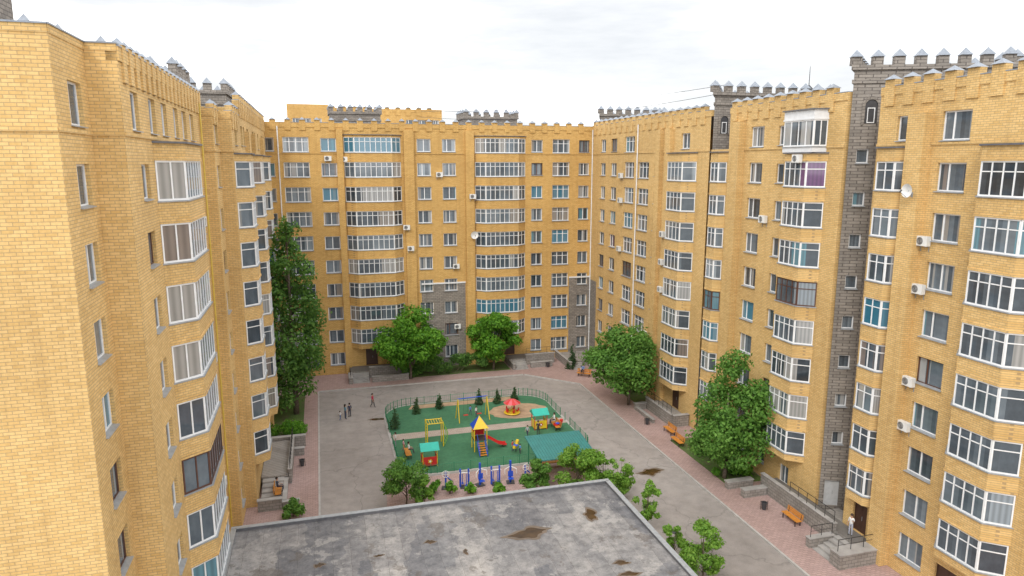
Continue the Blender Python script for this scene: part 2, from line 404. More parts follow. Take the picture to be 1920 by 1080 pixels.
def parapet(mb,P0,P1,z0,step=1.5,mw=.75,hi=.42,phase=.35,pil=.7):
    d,n,L=dirn(P0,P1)
    mb.obox(P0,d,n,0,L,-.4,.06,z0,z0+.55,0)
    mb.obox(P0,d,n,0,L,-.43,.09,z0+.55,z0+.60,1)
    s=phase
    while s+mw<L:
        mb.obox(P0,d,n,s,s+mw,-.38,.10,z0-pil,z0+.55+hi,0)
        c=(P0[0]+d[0]*(s+mw/2)-n[0]*.12,P0[1]+d[1]*(s+mw/2)-n[1]*.12)
        ang=math.atan2(d[1],d[0])
        mb.cone(c[0],c[1],mw*.7,z0+.55+hi,z0+.55+hi+.32,4,1,PI/4+ang)
        s+=step
def tower(root,poly,z0,z1,ops=(),name='stair_tower'):
    mb=MB(); n=len(poly)
    facade(mb,poly[0],poly[1],z0,z1,list(ops))
    for i in range(1,n):
        a,b=poly[i],poly[(i+1)%n]; mb.quad((*a,z0),(*b,z0),(*b,z1),(*a,z1))
    def off(e):
        out=[]
        for i in range(n):
            d1,n1,_=dirn(poly[i-1],poly[i]); d2,n2,_=dirn(poly[i],poly[(i+1)%n])
            k=e/(1+n1[0]*n2[0]+n1[1]*n2[1]); out.append((poly[i][0]+(n1[0]+n2[0])*k,poly[i][1]+(n1[1]+n2[1])*k))
        return out
    mb.prism(off(.1),z1-.9,z1-.65); P=off(.18); mb.prism(P,z1-.002,z1+.3)
    for i in range(n):
        a,b=P[i],P[(i+1)%n]
        d,nn,L=dirn(a,b); k=max(2,int(L/1.35)); st=(L-.66)/k
        for q in range(k):
            s=q*st
            mb.obox(a,d,nn,s,s+.66,-.5,0,z1+.3,z1+.85,0)
            c=(a[0]+d[0]*(s+.33)-nn[0]*.25,a[1]+d[1]*(s+.33)-nn[1]*.25)
            mb.cone(c[0],c[1],.53,z1+.85,z1+1.38,4,1,PI/4+math.atan2(d[1],d[0]))
    return mb.build(name,[M['stone'],M['cap']],root)
def rect(u0,u1,v0,v1): return [(u0,v0),(u1,v0),(u1,v1),(u0,v1)]
def arched(root,P0,P1,s,z):
    d,n,L=dirn(P0,P1); mb=MB(); r=.42; a=[(r*math.cos(PI*i/10),.5+r*math.sin(PI*i/10)) for i in range(11)]
    out=[(r,-.7)]+a+[(-r,-.7)]; big=[(x*1.45,y*1.22) for x,y in out]; N=len(out)
    mb.add([(x,-.02,y) for x,y in out],[tuple(range(N))],1)
    mb.add([(x,-.09,y) for x,y in out]+[(x,-.09,y) for x,y in big]+[(x,0,y) for x,y in big]+[(x,0,y) for x,y in out],
      [(i,(i+1),N+i+1,N+i) for i in range(N-1)]+[(N+i,N+i+1,2*N+i+1,2*N+i) for i in range(N-1)]+[(3*N+i,3*N+i+1,i+1,i) for i in range(N-1)],0)
    mb.box(-.25,.25,-.06,-.021,-.68,-.62,2); mb.box(-.25,-.2,-.06,-.021,-.62,.3,2); mb.box(.2,.25,-.06,-.021,-.62,.3,2); mb.box(-.25,.25,-.06,-.021,.3,.36,2)
    mb.build('arched_window',[M['stone'],M['dark'],M['white']],root,(P0[0]+d[0]*s+n[0]*.01,P0[1]+d[1]*s+n[1]*.01,z),math.atan2(d[1],d[0]))
def block(label): return thing('apartment_block',label,'apartment building',(0,0,0),PHI)
ZR=31.3
def bands(mb,P0,P1,zs,m=0):
    d,n,L=dirn(P0,P1)
    for z in zs: mb.obox(P0,d,n,0,L,-.05,.07,z,z+.16,m)
def pipe(root,u,v,z0,z1,mat='white',name='drainpipe',r=.07):
    mb=MB(); mb.tube((u,v,z0),(u,v,z1),r,r,8); 
    z=z0+1
    while z<z1: mb.tube((u,v,z),(u,v,z+.06),r*1.5,r*1.5,8); z+=2
    mb.build(name,[M[mat]],root)
def door(root,P0,P1,s,z0,w,h,mat='wdoor'):
    d,n,L=dirn(P0,P1); mb=MB()
    mb.box(-w/2,w/2,0,.06,0,h); mb.box(-w/2,-w/2+.08,-.03,0,0,h); mb.box(w/2-.08,w/2,-.03,0,0,h); mb.box(-w/2+.08,w/2-.08,-.03,0,h-.08,h)
    mb.box(-.02,.02,-.012,0,0,h-.08)
    o=mb.build('door',[M[mat]],root,(P0[0]+d[0]*s-n[0]*.18,P0[1]+d[1]*s-n[1]*.18,z0),math.atan2(d[1],d[0]))
    hb=MB(); hb.tube((.1,-.06,.95),(.1,-.06,1.25),.018); hb.build('handle',[M['sill']],o)

# ---- left near block
L1=block('nearest yellow brick block filling the left edge, with stacked white bay windows')
uB=-8.5; uD=-7.35; vA=27.7; vC=31.5; vE=51.6
mb=MB(); pp=MB()
A0,A1=(-26,vA),(uB,vA); B0,B1=(uB,vA),(uB,vC); C0,C1=(uB,vC),(uD,vC); D0,D1=(uD,vC),(uD,vE)
facade(mb,A0,A1,0,ZR,[])
ops=[]; wincol(L1,ops,B0,B1,2.2,range(1,11),1.5,1.6); facade(mb,B0,B1,0,ZR,ops)
facade(mb,C0,C1,0,ZR,[])
ops=[]; wincol(L1,ops,D0,D1,34.5-vC,range(1,10),1.4); 
for v in (33.6,36.9,39.6,42.7,45.2,47.8): wincol(L1,ops,D0,D1,v-vC,[10],1.3,1.6)
wincol(L1,ops,D0,D1,46.4-vC,range(1,10),1.4)
wincol(L1,ops,D0,D1,49.2-vC,range(1,10),1.1)
facade(mb,D0,D1,0,ZR,ops)
mb.quad((-26,vA,ZR),(uB,vA,ZR),(uB,vE,ZR),(-26,vE,ZR),1); mb.quad((uB,vC,ZR),(uD,vC,ZR),(uD,vE,ZR),(uB,vE,ZR),1)
mb.quad((-26,vE,0),(-26,vA,0),(-26,vA,ZR),(-26,vE,ZR)); mb.quad((uD,vE,0),(-26,vE,0),(-26,vE,ZR),(uD,vE,ZR))
for a,b in ((A0,A1),(B0,B1),(C0,C1),(D0,D1)): bands(mb,a,b,(28.05,))
mb.build('wall',[M['brick'],M['darkroof']],L1)
for a,b in ((A0,A1),(B0,B1),(C0,C1)):
    d,n,L=dirn(a,b); pp.obox(a,d,n,0,L,-.35,.03,ZR,ZR+.28,0); pp.obox(a,d,n,-.05,L+.02,-.4,.08,ZR+.28,ZR+.34,1)
for u,v in ((-9.2,vA+.2),(-13.5,vA+.2),(-7.9,vC+.2),(-8.7,29.5)): pp.cone(u,v,.24,ZR+.34,ZR+.62,4,1)
parapet(pp,D0,D1,ZR-.35,1.05,.55,.12,.5,.8)
pp.build('parapet',[M['brick'],M['cap']],L1)
bay(L1,D0,D1,36.4-vC,43.0-vC,1.2,1.0,range(2,10),3.4,28.0,1.9,(2,6,1),transom=None)
tower(L1,rect(-13,-9.0,53.0,58),ZR,32.7); tower(L1,rect(-21,-14.3,36,42),ZR,36.0)
pipe(L1,uD+.12,50.6,.5,30.8,'yellowp','gas_pipe',.06)

# ---- left far block
L2=block('far yellow brick block on the left behind the poplar, facing the yard edge-on')
uE=-5.8; uS=-6.65; vS=54.6; vB=89.0; vM=60.0; ZL=30.1
mb=MB(); pp=MB(); E0,E1=(uE,vS),(uE,vB); EM=(uE,vM); S0,S1=(uS,vE),(uS,vS)
facade(mb,(uD,vE),(uS,vE),0,ZL,[]); facade(mb,S1,E0,0,ZL,[])
opa=[];opb=[];ops=[]
wincol(L2,ops,S0,S1,1.55,range(1,11),1.5,1.5,'off',-.1); facade(mb,S0,S1,0,ZL,ops)
for v,w in ((61.8,1.6),(63.8,1.0),(72.5,1.7),(74.6,1.4),(86,1.4)): wincol(L2,opb,EM,E1,v-vM,range(1,11),w)
wincol(L2,opb,EM,E1,83.5-vM,range(3,11),1.6)
wincol(L2,opa,E0,EM,57.2-vS,[10],1.5,1.3,'off',-.2)
for v in (67,78.5): wincol(L2,opb,EM,E1,v-vM,[10],1.5)
facade(mb,E0,EM,0,ZL,opa); facade(mb,EM,E1,0,ZR,opb,zones=[(82-vM,vB-vM,0,11,2)])
facade(mb,(-20,vM),(uE,vM),ZL,ZR,[])
mb.quad((-20,vE+.01,ZL),(uS,vE+.01,ZL),(uS,vM,ZL),(-20,vM,ZL),1); mb.quad((uS,vS,ZL),(uE,vS,ZL),(uE,vM,ZL),(uS,vM,ZL),1); mb.quad((-20,vM,ZR),(uE,vM,ZR),(uE,vB+14,ZR),(-20,vB+14,ZR),1)
for a,b in ((E0,E1),((uD,vE),(uS,vE)),(S0,S1),(S1,E0)): bands(mb,a,b,(27.75,))
mb.quad((-20,vB+14,0),(-20,vE,0),(-20,vE,ZL),(-20,vB+14,ZL)); mb.quad((-20,vB+14,ZL),(-20,vM,ZL),(-20,vM,ZR),(-20,vB+14,ZR))
d,n,L=dirn(E0,E1)
for v in (64.6,70.6,81): mb.obox(E0,d,n,v-vS,v-vS+1.1,0.002,.35,0,29.6,0)
mb.build('wall',[M['brick'],M['darkroof'],M['stone']],L2)
parapet(pp,E0,EM,ZL); parapet(pp,EM,E1,ZR); parapet(pp,S0,S1,ZL-.02,1.3,.6,.3,.3,.5)
for a,b in (((uD,vE),(uS,vE)),(S1,E0)): d,n,L=dirn(a,b); pp.obox(a,d,n,0,L,-.35,.05,ZL,ZL+.5,0)
pp.build('parapet',[M['brick'],M['cap']],L2)
for a,b in ((55.2,59.2),(66.0,70.2),(76.4,80.4)): bay(L2,E0,E1,a-vS,b-vS,1.05,.8,range(2,10),3.4,27.7,1.9,(1,3,1))
bay(L2,E0,E1,81.9-vS,85.2-vS,1.5,.2,[2],3.75,6.4,1.9,(2,4,2),'white_wall',None,'glazed_balcony')
tower(L2,rect(-11.5,-7.4,67,74),ZL,32.9)

# ---- back block
BK=block('long yellow brick block closing the far side of the yard with two glazed bay stacks')
mb=MB(); pp=MB(); K0,K1=(uE,vB),(36.0,vB)
cu=lambda px:u_at(px,vB)-uE
ops=[]
for px,w,kind in ((502,1.6,'off'),(556,3.0,'multi'),(617,1.85,'two'),(795,1.75,'off'),(842,1.75,'off'),(1007,1.55,'two'),(1052,2.4,'multi3'),(1095,1.5,'two')):
    wincol(BK,ops,K0,K1,cu(px),range(1,11) if px not in (502,) else range(3,11),w,1.8 if 'multi' in kind else 1.6,kind)
ds=cu(684); ops.append((ds-.75,ds+.75,1.0,3.2)); ds2=cu(955); ops.append((ds2-.75,ds2+.75,1.0,3.2))
zones=[(cu(785),cu(870),0,11.3,2),(cu(1070),cu(1117)+.5,0,11.3,2),(0,cu(530),0,8.3,2)]
facade(mb,K0,K1,0,ZR,ops,zones=zones)
door(BK,K0,K1,ds,1.0,1.5,2.2); door(BK,K0,K1,ds2,1.0,1.5,2.2)
bands(mb,K0,K1,(28.05,)); d,n,L=dirn(K0,K1)
for a,b in ((785,870),(1070,1116)): mb.obox(K0,d,n,cu(a),cu(b),-.02,.10,11.3,11.5,3)
for a,b in ((757,776),(872,888),(632,644)): mb.obox(K0,d,n,cu(a)+.01,cu(b)-.02,.002,.4,0,31.0,0)
mb.quad((uE,vB,ZR),(44,vB,ZR),(44,vB+14,ZR),(uE,vB+14,ZR),1)
mb.quad((44,vB,0),(44,vB+14,0),(44,vB+14,ZR),(44,vB,ZR)); mb.quad((44,vB+14,0),(uE,vB+14,0),(uE,vB+14,ZR),(44,vB+14,ZR))
mb.build('wall',[M['brick_b'],M['darkroof'],M['stone'],M['white_wall']],BK)
parapet(pp,K0,K1,ZR-.1,1.7,.7,.32,.6,.35); pp.build('parapet',[M['brick_b'],M['cap']],BK)
bay(BK,K0,K1,cu(645),cu(752),1.05,1.2,range(2,11),3.5,30.4,1.85,(2,7,2),'brick_b')
bay(BK,K0,K1,cu(890),cu(985),1.05,1.2,range(2,11),3.5,30.4,1.85,(2,7,2),'brick_b')
pipe(BK,u_at(523,vB),vB-.1,8,31.3,'white'); pipe(BK,u_at(1110,vB),vB-.1,0.5,31.3,'white')
tower(BK,rect(u_at(622,97),u_at(715,97),96,101),ZR,33.3); tower(BK,rect(u_at(870,96),u_at(966,96),95,100),ZR,32.9)

# ---- right blocks
uR=36.0
vr=lambda px:v_at(px,uR)
R3=block('farthest right yellow brick block, nearest the back corner, with a white drainpipe')
T=88.98; B3=59.6; P0,P1=(uR,T),(uR,B3); mb=MB(); pp=MB(); ops=[]
for px,w,kind in ((1207,2.7,'multi3'),(1180,2.7,'multi3'),(1151,1.8,'off'),(1131,1.6,'off')):
    wincol(R3,ops,P0,P1,T-vr(px),range(1,11) if px!=1207 else range(1,10),w,1.85 if 'multi' in kind else 1.6,kind)
wincol(R3,ops,P0,P1,T-64.2,[10],1.7); 
ops.append((T-64.9,T-63.3,.9,3.1)); door(R3,P0,P1,T-64.1,.9,1.6,2.2)
wincol(R3,ops,P0,P1,T-70.4,range(1,10),.9,1.3,'one')
facade(mb,P0,P1,0,ZR,ops,zones=[(0,T-86.8,0,11,2)])
mb.quad((uR,B3,ZR),(50,B3,ZR),(50,T,ZR),(uR,T,ZR),1); mb.quad((50,B3,0),(50,T,0),(50,T,ZR),(50,B3,ZR))
bands(mb,P0,P1,(28.05,)); d,n,L=dirn(P0,P1)
for a in (69.9,67.7): mb.obox(P0,d,n,T-a,T-a+1.0,.002,.45,0,30.5,0)
mb.build('wall',[M['brick'],M['darkroof'],M['stone']],R3)
parapet(pp,P0,P1,ZR,1.6,.8); pp.build('parapet',[M['brick'],M['cap']],R3)
bay(R3,P0,P1,T-66.6,T-61.8,1.15,.9,range(2,10),3.5,28.0,1.9,(1,4,1))
pipe(R3,uR-.12,75.0,.5,31.3); tower(R3,[(36.6,88),(46,88),(46,96),(40,96)],ZR,33.1)
# middle right block
R2=block('middle right yellow brick block with a white glazed balcony on its top floor')
T=56.4; TN=59.3; B2=41.9; P0,P1=(uR,T),(uR,B2); N0,N1=(uR,TN),(uR,T); mb=MB(); pp=MB(); ops=[]
wincol(R2,ops,P0,P1,T-48.9,range(1,11),.95,1.55,'one'); wincol(R2,ops,P0,P1,T-52.2,range(1,11),1.85,1.7,'off')
ops.append((T-46.4,T-45.2,.8,2.4)); window(R2,P0,*dirn(P0,P1)[:2],T-45.8,1.6,1.2,1.6,'two','white','pane',False)
facade(mb,P0,P1,0,ZR,ops); facade(mb,(uR,B2),(37.2,B2),0,ZR,[])
facade(mb,N0,N1,0,28.2,[]); mb.quad((uR,T,28.2),(38,T,28.2),(38,TN,28.2),(uR,TN,28.2),1); mb.quad((38,T,28),(uR,T,28),(uR,T,ZR),(38,T,ZR),0)
mb.quad((uR,B2,ZR),(50,B2,ZR),(50,T,ZR),(uR,T,ZR),1); mb.quad((50,B2,0),(50,TN,0),(50,TN,ZR),(50,B2,ZR))
bands(mb,P0,P1,(28.05,)); d,n,L=dirn(P0,P1)
mb.obox(P0,d,n,T-55.4,T-54.0,.002,.6,0,30.5,0)
mb.build('wall',[M['brick'],M['darkroof']],R2)
def stairs_ops(root,P0,P1,s,extra=()):
    o=list(extra); d,n,L=dirn(P0,P1)
    for k in range(2 if extra else 1,10):
        z=zc(k)+1.3; o.append((s-.42,s+.42,z-.5,z+.5)); window(root,P0,d,n,s,z,.84,1.0,'one')
    return o
tp=[(36.15,59.4),(49,59.4),(49,67),(41.4,67)]
tower(R2,tp,0,33.2,stairs_ops(R2,tp[0],tp[1],1.0)); arched(R2,tp[0],tp[1],1.1,30.4)
parapet(pp,P0,P1,ZR,1.5,.8); pp.build('parapet',[M['brick'],M['cap']],R2)
bay(R2,P0,P1,T-47.8,T-43.5,1.1,.9,range(2,10),3.6,27.75,1.9,(1,4,1))
bay(R2,N0,N1,TN-58.9,TN-56.5,.6,.55,range(2,10),3.5,28.0,1.8,(1,2,1))
bay(R2,P0,P1,T-47.6,T-43.7,1.05,.25,[10],27.77,30.9,1.9,(2,4,2),'white_wall',None,'glazed_balcony')
# near right block
R1=block('nearest right yellow brick block with large bay windows and a satellite dish')
T=38.9; P0,P1=(uR,T),(uR,14.0); mb=MB(); pp=MB(); ops=[]
wincol(R1,ops,P0,P1,T-33.0,range(1,11),1.95,1.7,'off'); wincol(R1,ops,P0,P1,T-36.9,[10],.85,1.55,'one')
wincol(R1,ops,P0,P1,T-23.5,range(1,11),1.7,1.6,'off')
ops.append((T-38.0,T-36.7,1.0,3.2)); door(R1,P0,P1,T-37.35,1.0,1.3,2.2)
ops.append((T-31.0,T-29.4,.2,2.5)); door(R1,P0,P1,T-30.2,.2,1.6,2.3,'wdoor')
facade(mb,P0,P1,0,ZR,ops); facade(mb,(38,T),(uR,T),0,ZR,[])
mb.quad((uR,14,ZR),(50,14,ZR),(50,T,ZR),(uR,T,ZR),1); mb.quad((50,14,0),(50,T,0),(50,T,ZR),(50,14,ZR)); mb.quad((uR,14,0),(50,14,0),(50,14,ZR),(uR,14,ZR))
bands(mb,P0,P1,(28.05,)); d,n,L=dirn(P0,P1)
mb.obox(P0,d,n,T-35.9,T-34.6,.002,.65,0,30.0,0)
mb.build('wall',[M['brick'],M['darkroof']],R1)
tp=[(36.15,41.7),(46.5,37.2),(48.6,49),(44,49)]
ex=[(.35,1.45,.9,3.0)]; door(R1,tp[0],tp[1],.9,.9,1.1,2.1,'gdoor')
tower(R1,tp,0,33.3,stairs_ops(R1,tp[0],tp[1],1.0,ex)); arched(R1,tp[0],tp[1],1.3,30.4)
parapet(pp,P0,P1,ZR,1.5,.8); pp.build('parapet',[M['brick'],M['cap']],R1)
bay(R1,P0,P1,T-31.1,T-26.6,1.1,.9,range(2,10),3.6,28.0,1.9,(1,4,1))
bay(R1,P0,P1,T-38.7,T-36.1,.6,.55,range(2,10),3.5,28.0,1.85,(1,2,1))

# ---- low flat-roofed building
LB=thing('flat_roofed_building','low building with a grey patched bitumen roof in the foreground','building',(0,0,0),PHI)
u0,u1,v0,v1=-6.3,19.6,12,44.3
mb=MB(); mb.box(u0,u1,v0,v1,0,3.7,0); mb.build('wall',[M['brick']],LB)
mb=MB(); mb.quad((u0+.2,v0+.2,3.76),(u1-.2,v0+.2,3.76),(u1-.2,v1-.2,3.76),(u0+.2,v1-.2,3.76)); mb.build('roof',[M['felt']],LB)
mb=MB(); e=.22
for a in ((u0-.05,u1+.05,v1-e,v1+.05),(u0-.05,u1+.05,v0-.05,v0+e),(u0-.05,u0+e,v0+e+.01,v1-e-.01),(u1-e,u1+.05,v0+e+.01,v1-e-.01)):
    mb.box(*a,3.5,3.95,0); mb.box(a[0]-.03,a[1]+.03,a[2]-.02,a[3]+.03,3.95,3.99,1)
mb.build('parapet',[M['darkroof'],M['sill']],LB)
# ---- distant block
DB=block('distant yellow apartment house rising behind the far block')
mb=MB(); Z0,Z1=(u_at(543,150),150),(u_at(830,150),150); ops=[]
for px in (770,782,794,806,818,560,580,600): wincol(DB,ops,Z0,Z1,u_at(px,150)-Z0[0],[11,12],1.5,1.4)
facade(mb,Z0,Z1,0,37.6,ops); mb.box(Z0[0],u_at(620,150),150.1,162,37.6,38.6); mb.box(Z0[0],Z1[0],150.3,162,0,37.5); mb.build('wall',[M['brick_b']],DB)
mb=MB(); parapet(mb,(u_at(620,150),150),Z1,37.4,2.2,1,.3); mb.build('parapet',[M['brick_b'],M['cap']],DB)

# ------------------------------------------------------------------ ground
def flat(name,pts,z,mat,label,cat,thick=None):
    mb=MB()
    if thick: mb.prism([(u,v) for u,v in pts],z-thick,z)
    else: mb.add([(u,v,z) for u,v in pts],[tuple(range(len(pts)))])
    o=mb.build(name,[M[mat]],None,(0,0,0),PHI); return struct(o,label,cat)
def rrect(u0,u1,v0,v1,r,n=7):
    o=[]
    for cx,cy,a in ((u1-r,v0+r,-90),(u1-r,v1-r,0),(u0+r,v1-r,90),(u0+r,v0+r,180)):
        for i in range(n+1):
            t=R(a+90*i/n); o.append((cx+r*math.cos(t),cy+r*math.sin(t)))
    return o
mb=MB(); mb.quad((-1500,-1500,-.01),(1500,-1500,-.01),(1500,3000,-.01),(-1500,3000,-.01)); struct(mb.build('ground',[M['concrete']]),'bare ground stretching out beyond the housing blocks','ground')
flat('road',[(-1,5),(30,5),(30,77),(24.5,82.5),(-1,82.5)],.004,'asphalt','worn grey asphalt driveway looping round the playground','road')
flat('pavement',[(30.15,5),(36.4,5),(36.4,89.1),(24.5,89.1),(24.5,82.7),(30.15,77.1)],.12,'paver','pink block pavement along the right hand blocks','pavement',.13)
flat('pavement',[(-5.9,82.65),(24.5,82.65),(24.5,89.1),(-5.9,89.1)],.121,'paver','pink block pavement below the far block','pavement',.13)
flat('pavement',[(-6.7,44.4),(-1.15,44.4),(-1.15,82.6),(-6.7,82.6)],.12,'paver','pink block pavement along the left hand blocks','pavement',.13)
mb=MB()
for a in ((30,30.15,5,77),(-1.15,-1,44.4,82.5),(-1,24.4,82.5,82.65)): mb.box(*a,0,.14)
mb.obox((30.0,77.0),(-.7071,.7071),(-.7071,-.7071),0,7.75,-.15,0,0,.14)
struct(mb.build('kerb',[M['kerb']],None,(0,0,0),PHI),'pale concrete kerb edging the asphalt driveway','kerb')
flat('lawn',[(32.2,47.9),(35.9,47.9),(35.9,58),(32.2,58)],.14,'grass','grass strip under the right hand tree near the wall','lawn',.1)
flat('lawn',[(33.6,68.8),(35.9,68.8),(35.9,81),(33.6,81)],.14,'grass','grass strip under the farther right hand tree','lawn',.1)
flat('lawn',[(10.3,85),(23.4,85),(23.4,88.9),(10.3,88.9)],.14,'grass','grass bed between the far block entrances','lawn',.1)
flat('lawn',[(-5.7,67),(-2.6,67),(-2.6,82),(-5.7,82)],.14,'grass','grass bed around the foot of the poplar','lawn',.1)
flat('lawn',[(19.9,20),(22.2,20),(22.2,52),(19.9,52)],.05,'grass','grass verge beside the low roof','lawn',.06)
PU0,PU1,PV0,PV1=5.9,24.1,57.0,75.0
flat('playground_border',rrect(PU0-.25,PU1+.25,PV0-.25,PV1+.25,3.3),.06,'kerb','pale rim around the playground','playground',.06)
pr=rrect(PU0,PU1,PV0,PV1,3.1)
flat('playground_floor',pr,.066,'rubber','green rubber playground floor in the middle of the yard','playground')
flat('path',[(PU0+.02,65.3),(PU1-.02,65.3),(PU1-.02,66.8),(PU0+.02,66.8)],.071,'paver_p','pale block path crossing the playground','path')
c=Guv(972,771); flat('sand',[(c[0]+3.3*math.cos(t*PI/12)*(1+.06*math.sin(t*2.3)),c[1]+2.3*math.sin(t*PI/12)) for t in range(24)],.071,'soil','tan sandy patch around the little roundabout','sand')
flat('planting_strip',[(8.5,73.6),(21.0,73.6),(20.5,74.8),(9.0,74.8)],.0715,'soil','bare soil strip with conifers behind the playground','soil')
flat('paved_apron',[(3.5,45),(19.8,45),(22.5,52.5),(22.5,56.5),(4.5,56.5)],.03,'paver','pink paved apron with outdoor exercise machines','pavement',.03)
def puddle(px,py,rx,ry,z,label,seed):
    rr=random.Random(seed); u,v=Guv(px,py,z); ph=[rr.uniform(0,6) for _ in range(4)]
    def ring(k,off): return [(k*rx*(1+.28*math.sin(2*t+ph[0])+.2*math.sin(3*t+ph[1])+.12*math.sin(7*t+ph[2]))*math.cos(t),k*ry*(1+.25*math.sin(2*t+ph[1])+.2*math.sin(5*t+ph[3]))*math.sin(t)) for t in [2*PI*i/40 for i in range(40)]]
    mb=MB()
    mb.add([(0,0,.004)]+[(x,y,.004) for x,y in ring(1.3,0)],[(0,i+1,(i+1)%40+1) for i in range(40)],1)
    mb.add([(0,0,.008)]+[(x,y,.008) for x,y in ring(.95,0)],[(0,i+1,(i+1)%40+1) for i in range(40)],0)
    o=mb.build('puddle',[M['water'],M['damp']],None,W(u,v,z),PHI); struct(o,label,'puddle')
RZ=3.765
puddle(992,1000,1.0,.5,RZ,'largest brown puddle on the low grey roof',1); puddle(1108,965,.4,.6,RZ,'brown puddle near the far right corner of the low roof',2)
puddle(806,1016,.25,.2,RZ,'small puddle left of the largest one on the low roof',3); puddle(598,1060,.22,.22,RZ,'small dark puddle at the left of the low roof',4)
puddle(1165,1055,.42,.18,RZ,'narrow puddle at the lower right of the low roof',5); puddle(873,1035,.14,.22,RZ,'tiny puddle midway along the low roof',6); puddle(710,1042,.22,.12,RZ,'thin puddle between two small ones on the low roof',7)
puddle(1180,1076,.5,.18,RZ,'puddle at the lowest right of the low roof in view',12)
puddle(1220,885,.8,.5,.005,'wide brown puddle on the asphalt right of the playground',8); puddle(708,786,.75,.3,.005,'shallow damp puddle on the asphalt left of the playground',9)
for px,py,l in ((1263,997,'iron manhole cover in the driveway by the low roof'),(1243,815,'iron manhole cover in the driveway near the far right bin')):
    u,v=Guv(px,py); mb=MB(); mb.lathe([(0,.02),(.27,.02),(.3,.022),(.33,.02),(.36,.006)],20); tag(mb.build('manhole_cover',[M['dark']],None,W(u,v,0)),l,'manhole cover')

# ------------------------------------------------------------------ porches
def porch(label,c,plat,steps,walls,rails=()):
    t=thing('entrance_porch',label,'porch',W(*c),PHI); cu_,cv_=c
    def sh(b): return (b[0]-cu_,b[1]-cu_,b[2]-cv_,b[3]-cv_)
    for p in plat:
        mb=MB(); mb.box(*sh(p[:4]),0,p[4]); mb.build('platform',[M['stone_l']],t)
    for st in steps:
        mb=MB(); a,b,e,f=sh(st[:4]); h,dr,nn=st[4:]
        for i in range(nn):
            z=h*(i+1)/(nn+1); k0=i/nn
            if dr=='-v': mb.box(a,b,e+(f-e)*k0,f,0 if i==0 else h*i/(nn+1)+.001,z)
            elif dr=='+v': mb.box(a,b,e,f-(f-e)*k0,0 if i==0 else h*i/(nn+1)+.001,z)
            elif dr=='-u': mb.box(a+(b-a)*k0,b,e,f,0 if i==0 else h*i/(nn+1)+.001,z)
        mb.build('steps',[M['concrete']],t)
    for w in walls:
        mb=MB(); a,b,e,f=sh(w[:4]); mb.box(a,b,e,f,0,w[4],0); mb.box(a-.05,b+.05,e-.05,f+.05,w[4],w[4]+.07,1); mb.build('side_wall',[M['stone_l'],M['concrete']],t)
    for (p,q,z) in rails:
        mb=MB(); A=Vector((p[0]-cu_,p[1]-cv_,z)); B=Vector((q[0]-cu_,q[1]-cv_,z)); L=(B-A).length; n=max(2,int(L/.9)); up=Vector((0,0,1))
        for i in range(n+1): P=A.lerp(B,i/n); mb.tube(P,P+up*.85,.022)
        mb.tube(A+up*.85,B+up*.85,.025); mb.tube(A+up*.45,B+up*.45,.015)
        mb.build('railing',[M['black']],t)
porch('grey stone entrance porch with black railings at the near right block',(35,40),[(34.7,35.97,36.3,46.5,1.0),(36.0,37.4,38.95,40.9,.9)],[(32.5,34.65,35.9,37.7,1.0,'-u',5)],
      [(34.4,34.68,38.0,46.5,1.55),(32.4,35.9,34.9,35.85,1.15),(32.3,34.35,37.75,38.15,.8),(32.2,34.3,45.5,46.0,.75),(31.8,34.2,47.2,47.7,.7)],[((34.54,38.1),(34.54,43),1.6),((32.6,35.4),(35.7,35.4),1.2),((32.5,37.95),(34.3,37.95),.85)])
porch('grey stone entrance porch below the far right block behind an orange bench',(35,64),[(34.2,35.97,61.3,66.9,.9)],[(34.3,35.9,66.95,68.6,.9,'+v',5)],[(33.95,34.18,61.2,66.9,1.4),(34.2,35.9,60.9,61.25,1.3),(32.6,33.9,66.6,67.0,.8),(32.6,32.85,62.5,66.5,.5)],[((34.06,61.3),(34.06,66.8),1.45)])
porch('grey stone entrance porch with steps below the left bay stack of the far block',(6,87),[(2.9,9.7,86.5,88.97,1.0)],[(3.1,5.1,84.4,86.45,1.0,'-v',6)],[(5.2,9.7,86.2,86.48,1.5),(5.4,9.9,84.3,84.7,.8),(2.6,3.0,84.2,86.45,.9)],[((2.8,84.3),(2.8,86.4),.95)])
porch('grey stone entrance porch with steps below the right bay stack of the far block',(26,87),[(23.6,30,86.8,88.97,1.0)],[(24.0,25.8,84.6,86.75,1.0,'-v',6)],[(25.9,30,86.5,86.78,1.5),(26.2,29.2,85,85.35,.8),(23.65,23.95,84.6,86.7,.9)],[((26,86.6),(29.9,86.6),1.55)])
porch('grey stone raised porch tucked into the far right corner of the yard',(33.5,85),[(31.2,35.9,84.2,88.9,.8)],[(31.4,33.0,82.6,84.15,.8,'-v',4)],[(33.2,35.9,83.9,84.18,1.3),(33.4,35.8,82.2,82.5,.7),(30.9,31.15,82.8,88.9,1.1)],[((33.3,84.0),(35.8,84.0),1.35)])
porch('grey stone entrance porch with steps along the left hand block',(-4.5,60),[(-5.75,-3.6,58.2,65.9,.95)],[(-5.6,-3.9,54.2,58.15,.95,'-v',6)],[(-3.55,-3.3,58.2,65.8,1.4),(-5.7,-2.3,66.0,66.4,1.2),(-3.6,-2.4,63.9,64.3,.8),(-3.85,-2.6,53.6,53.95,.7),(-3.85,-3.6,54.0,58.0,.7),(-5.7,-3.9,53.6,53.95,1.0)],[((-3.42,58.3),(-3.42,65.7),1.45)])
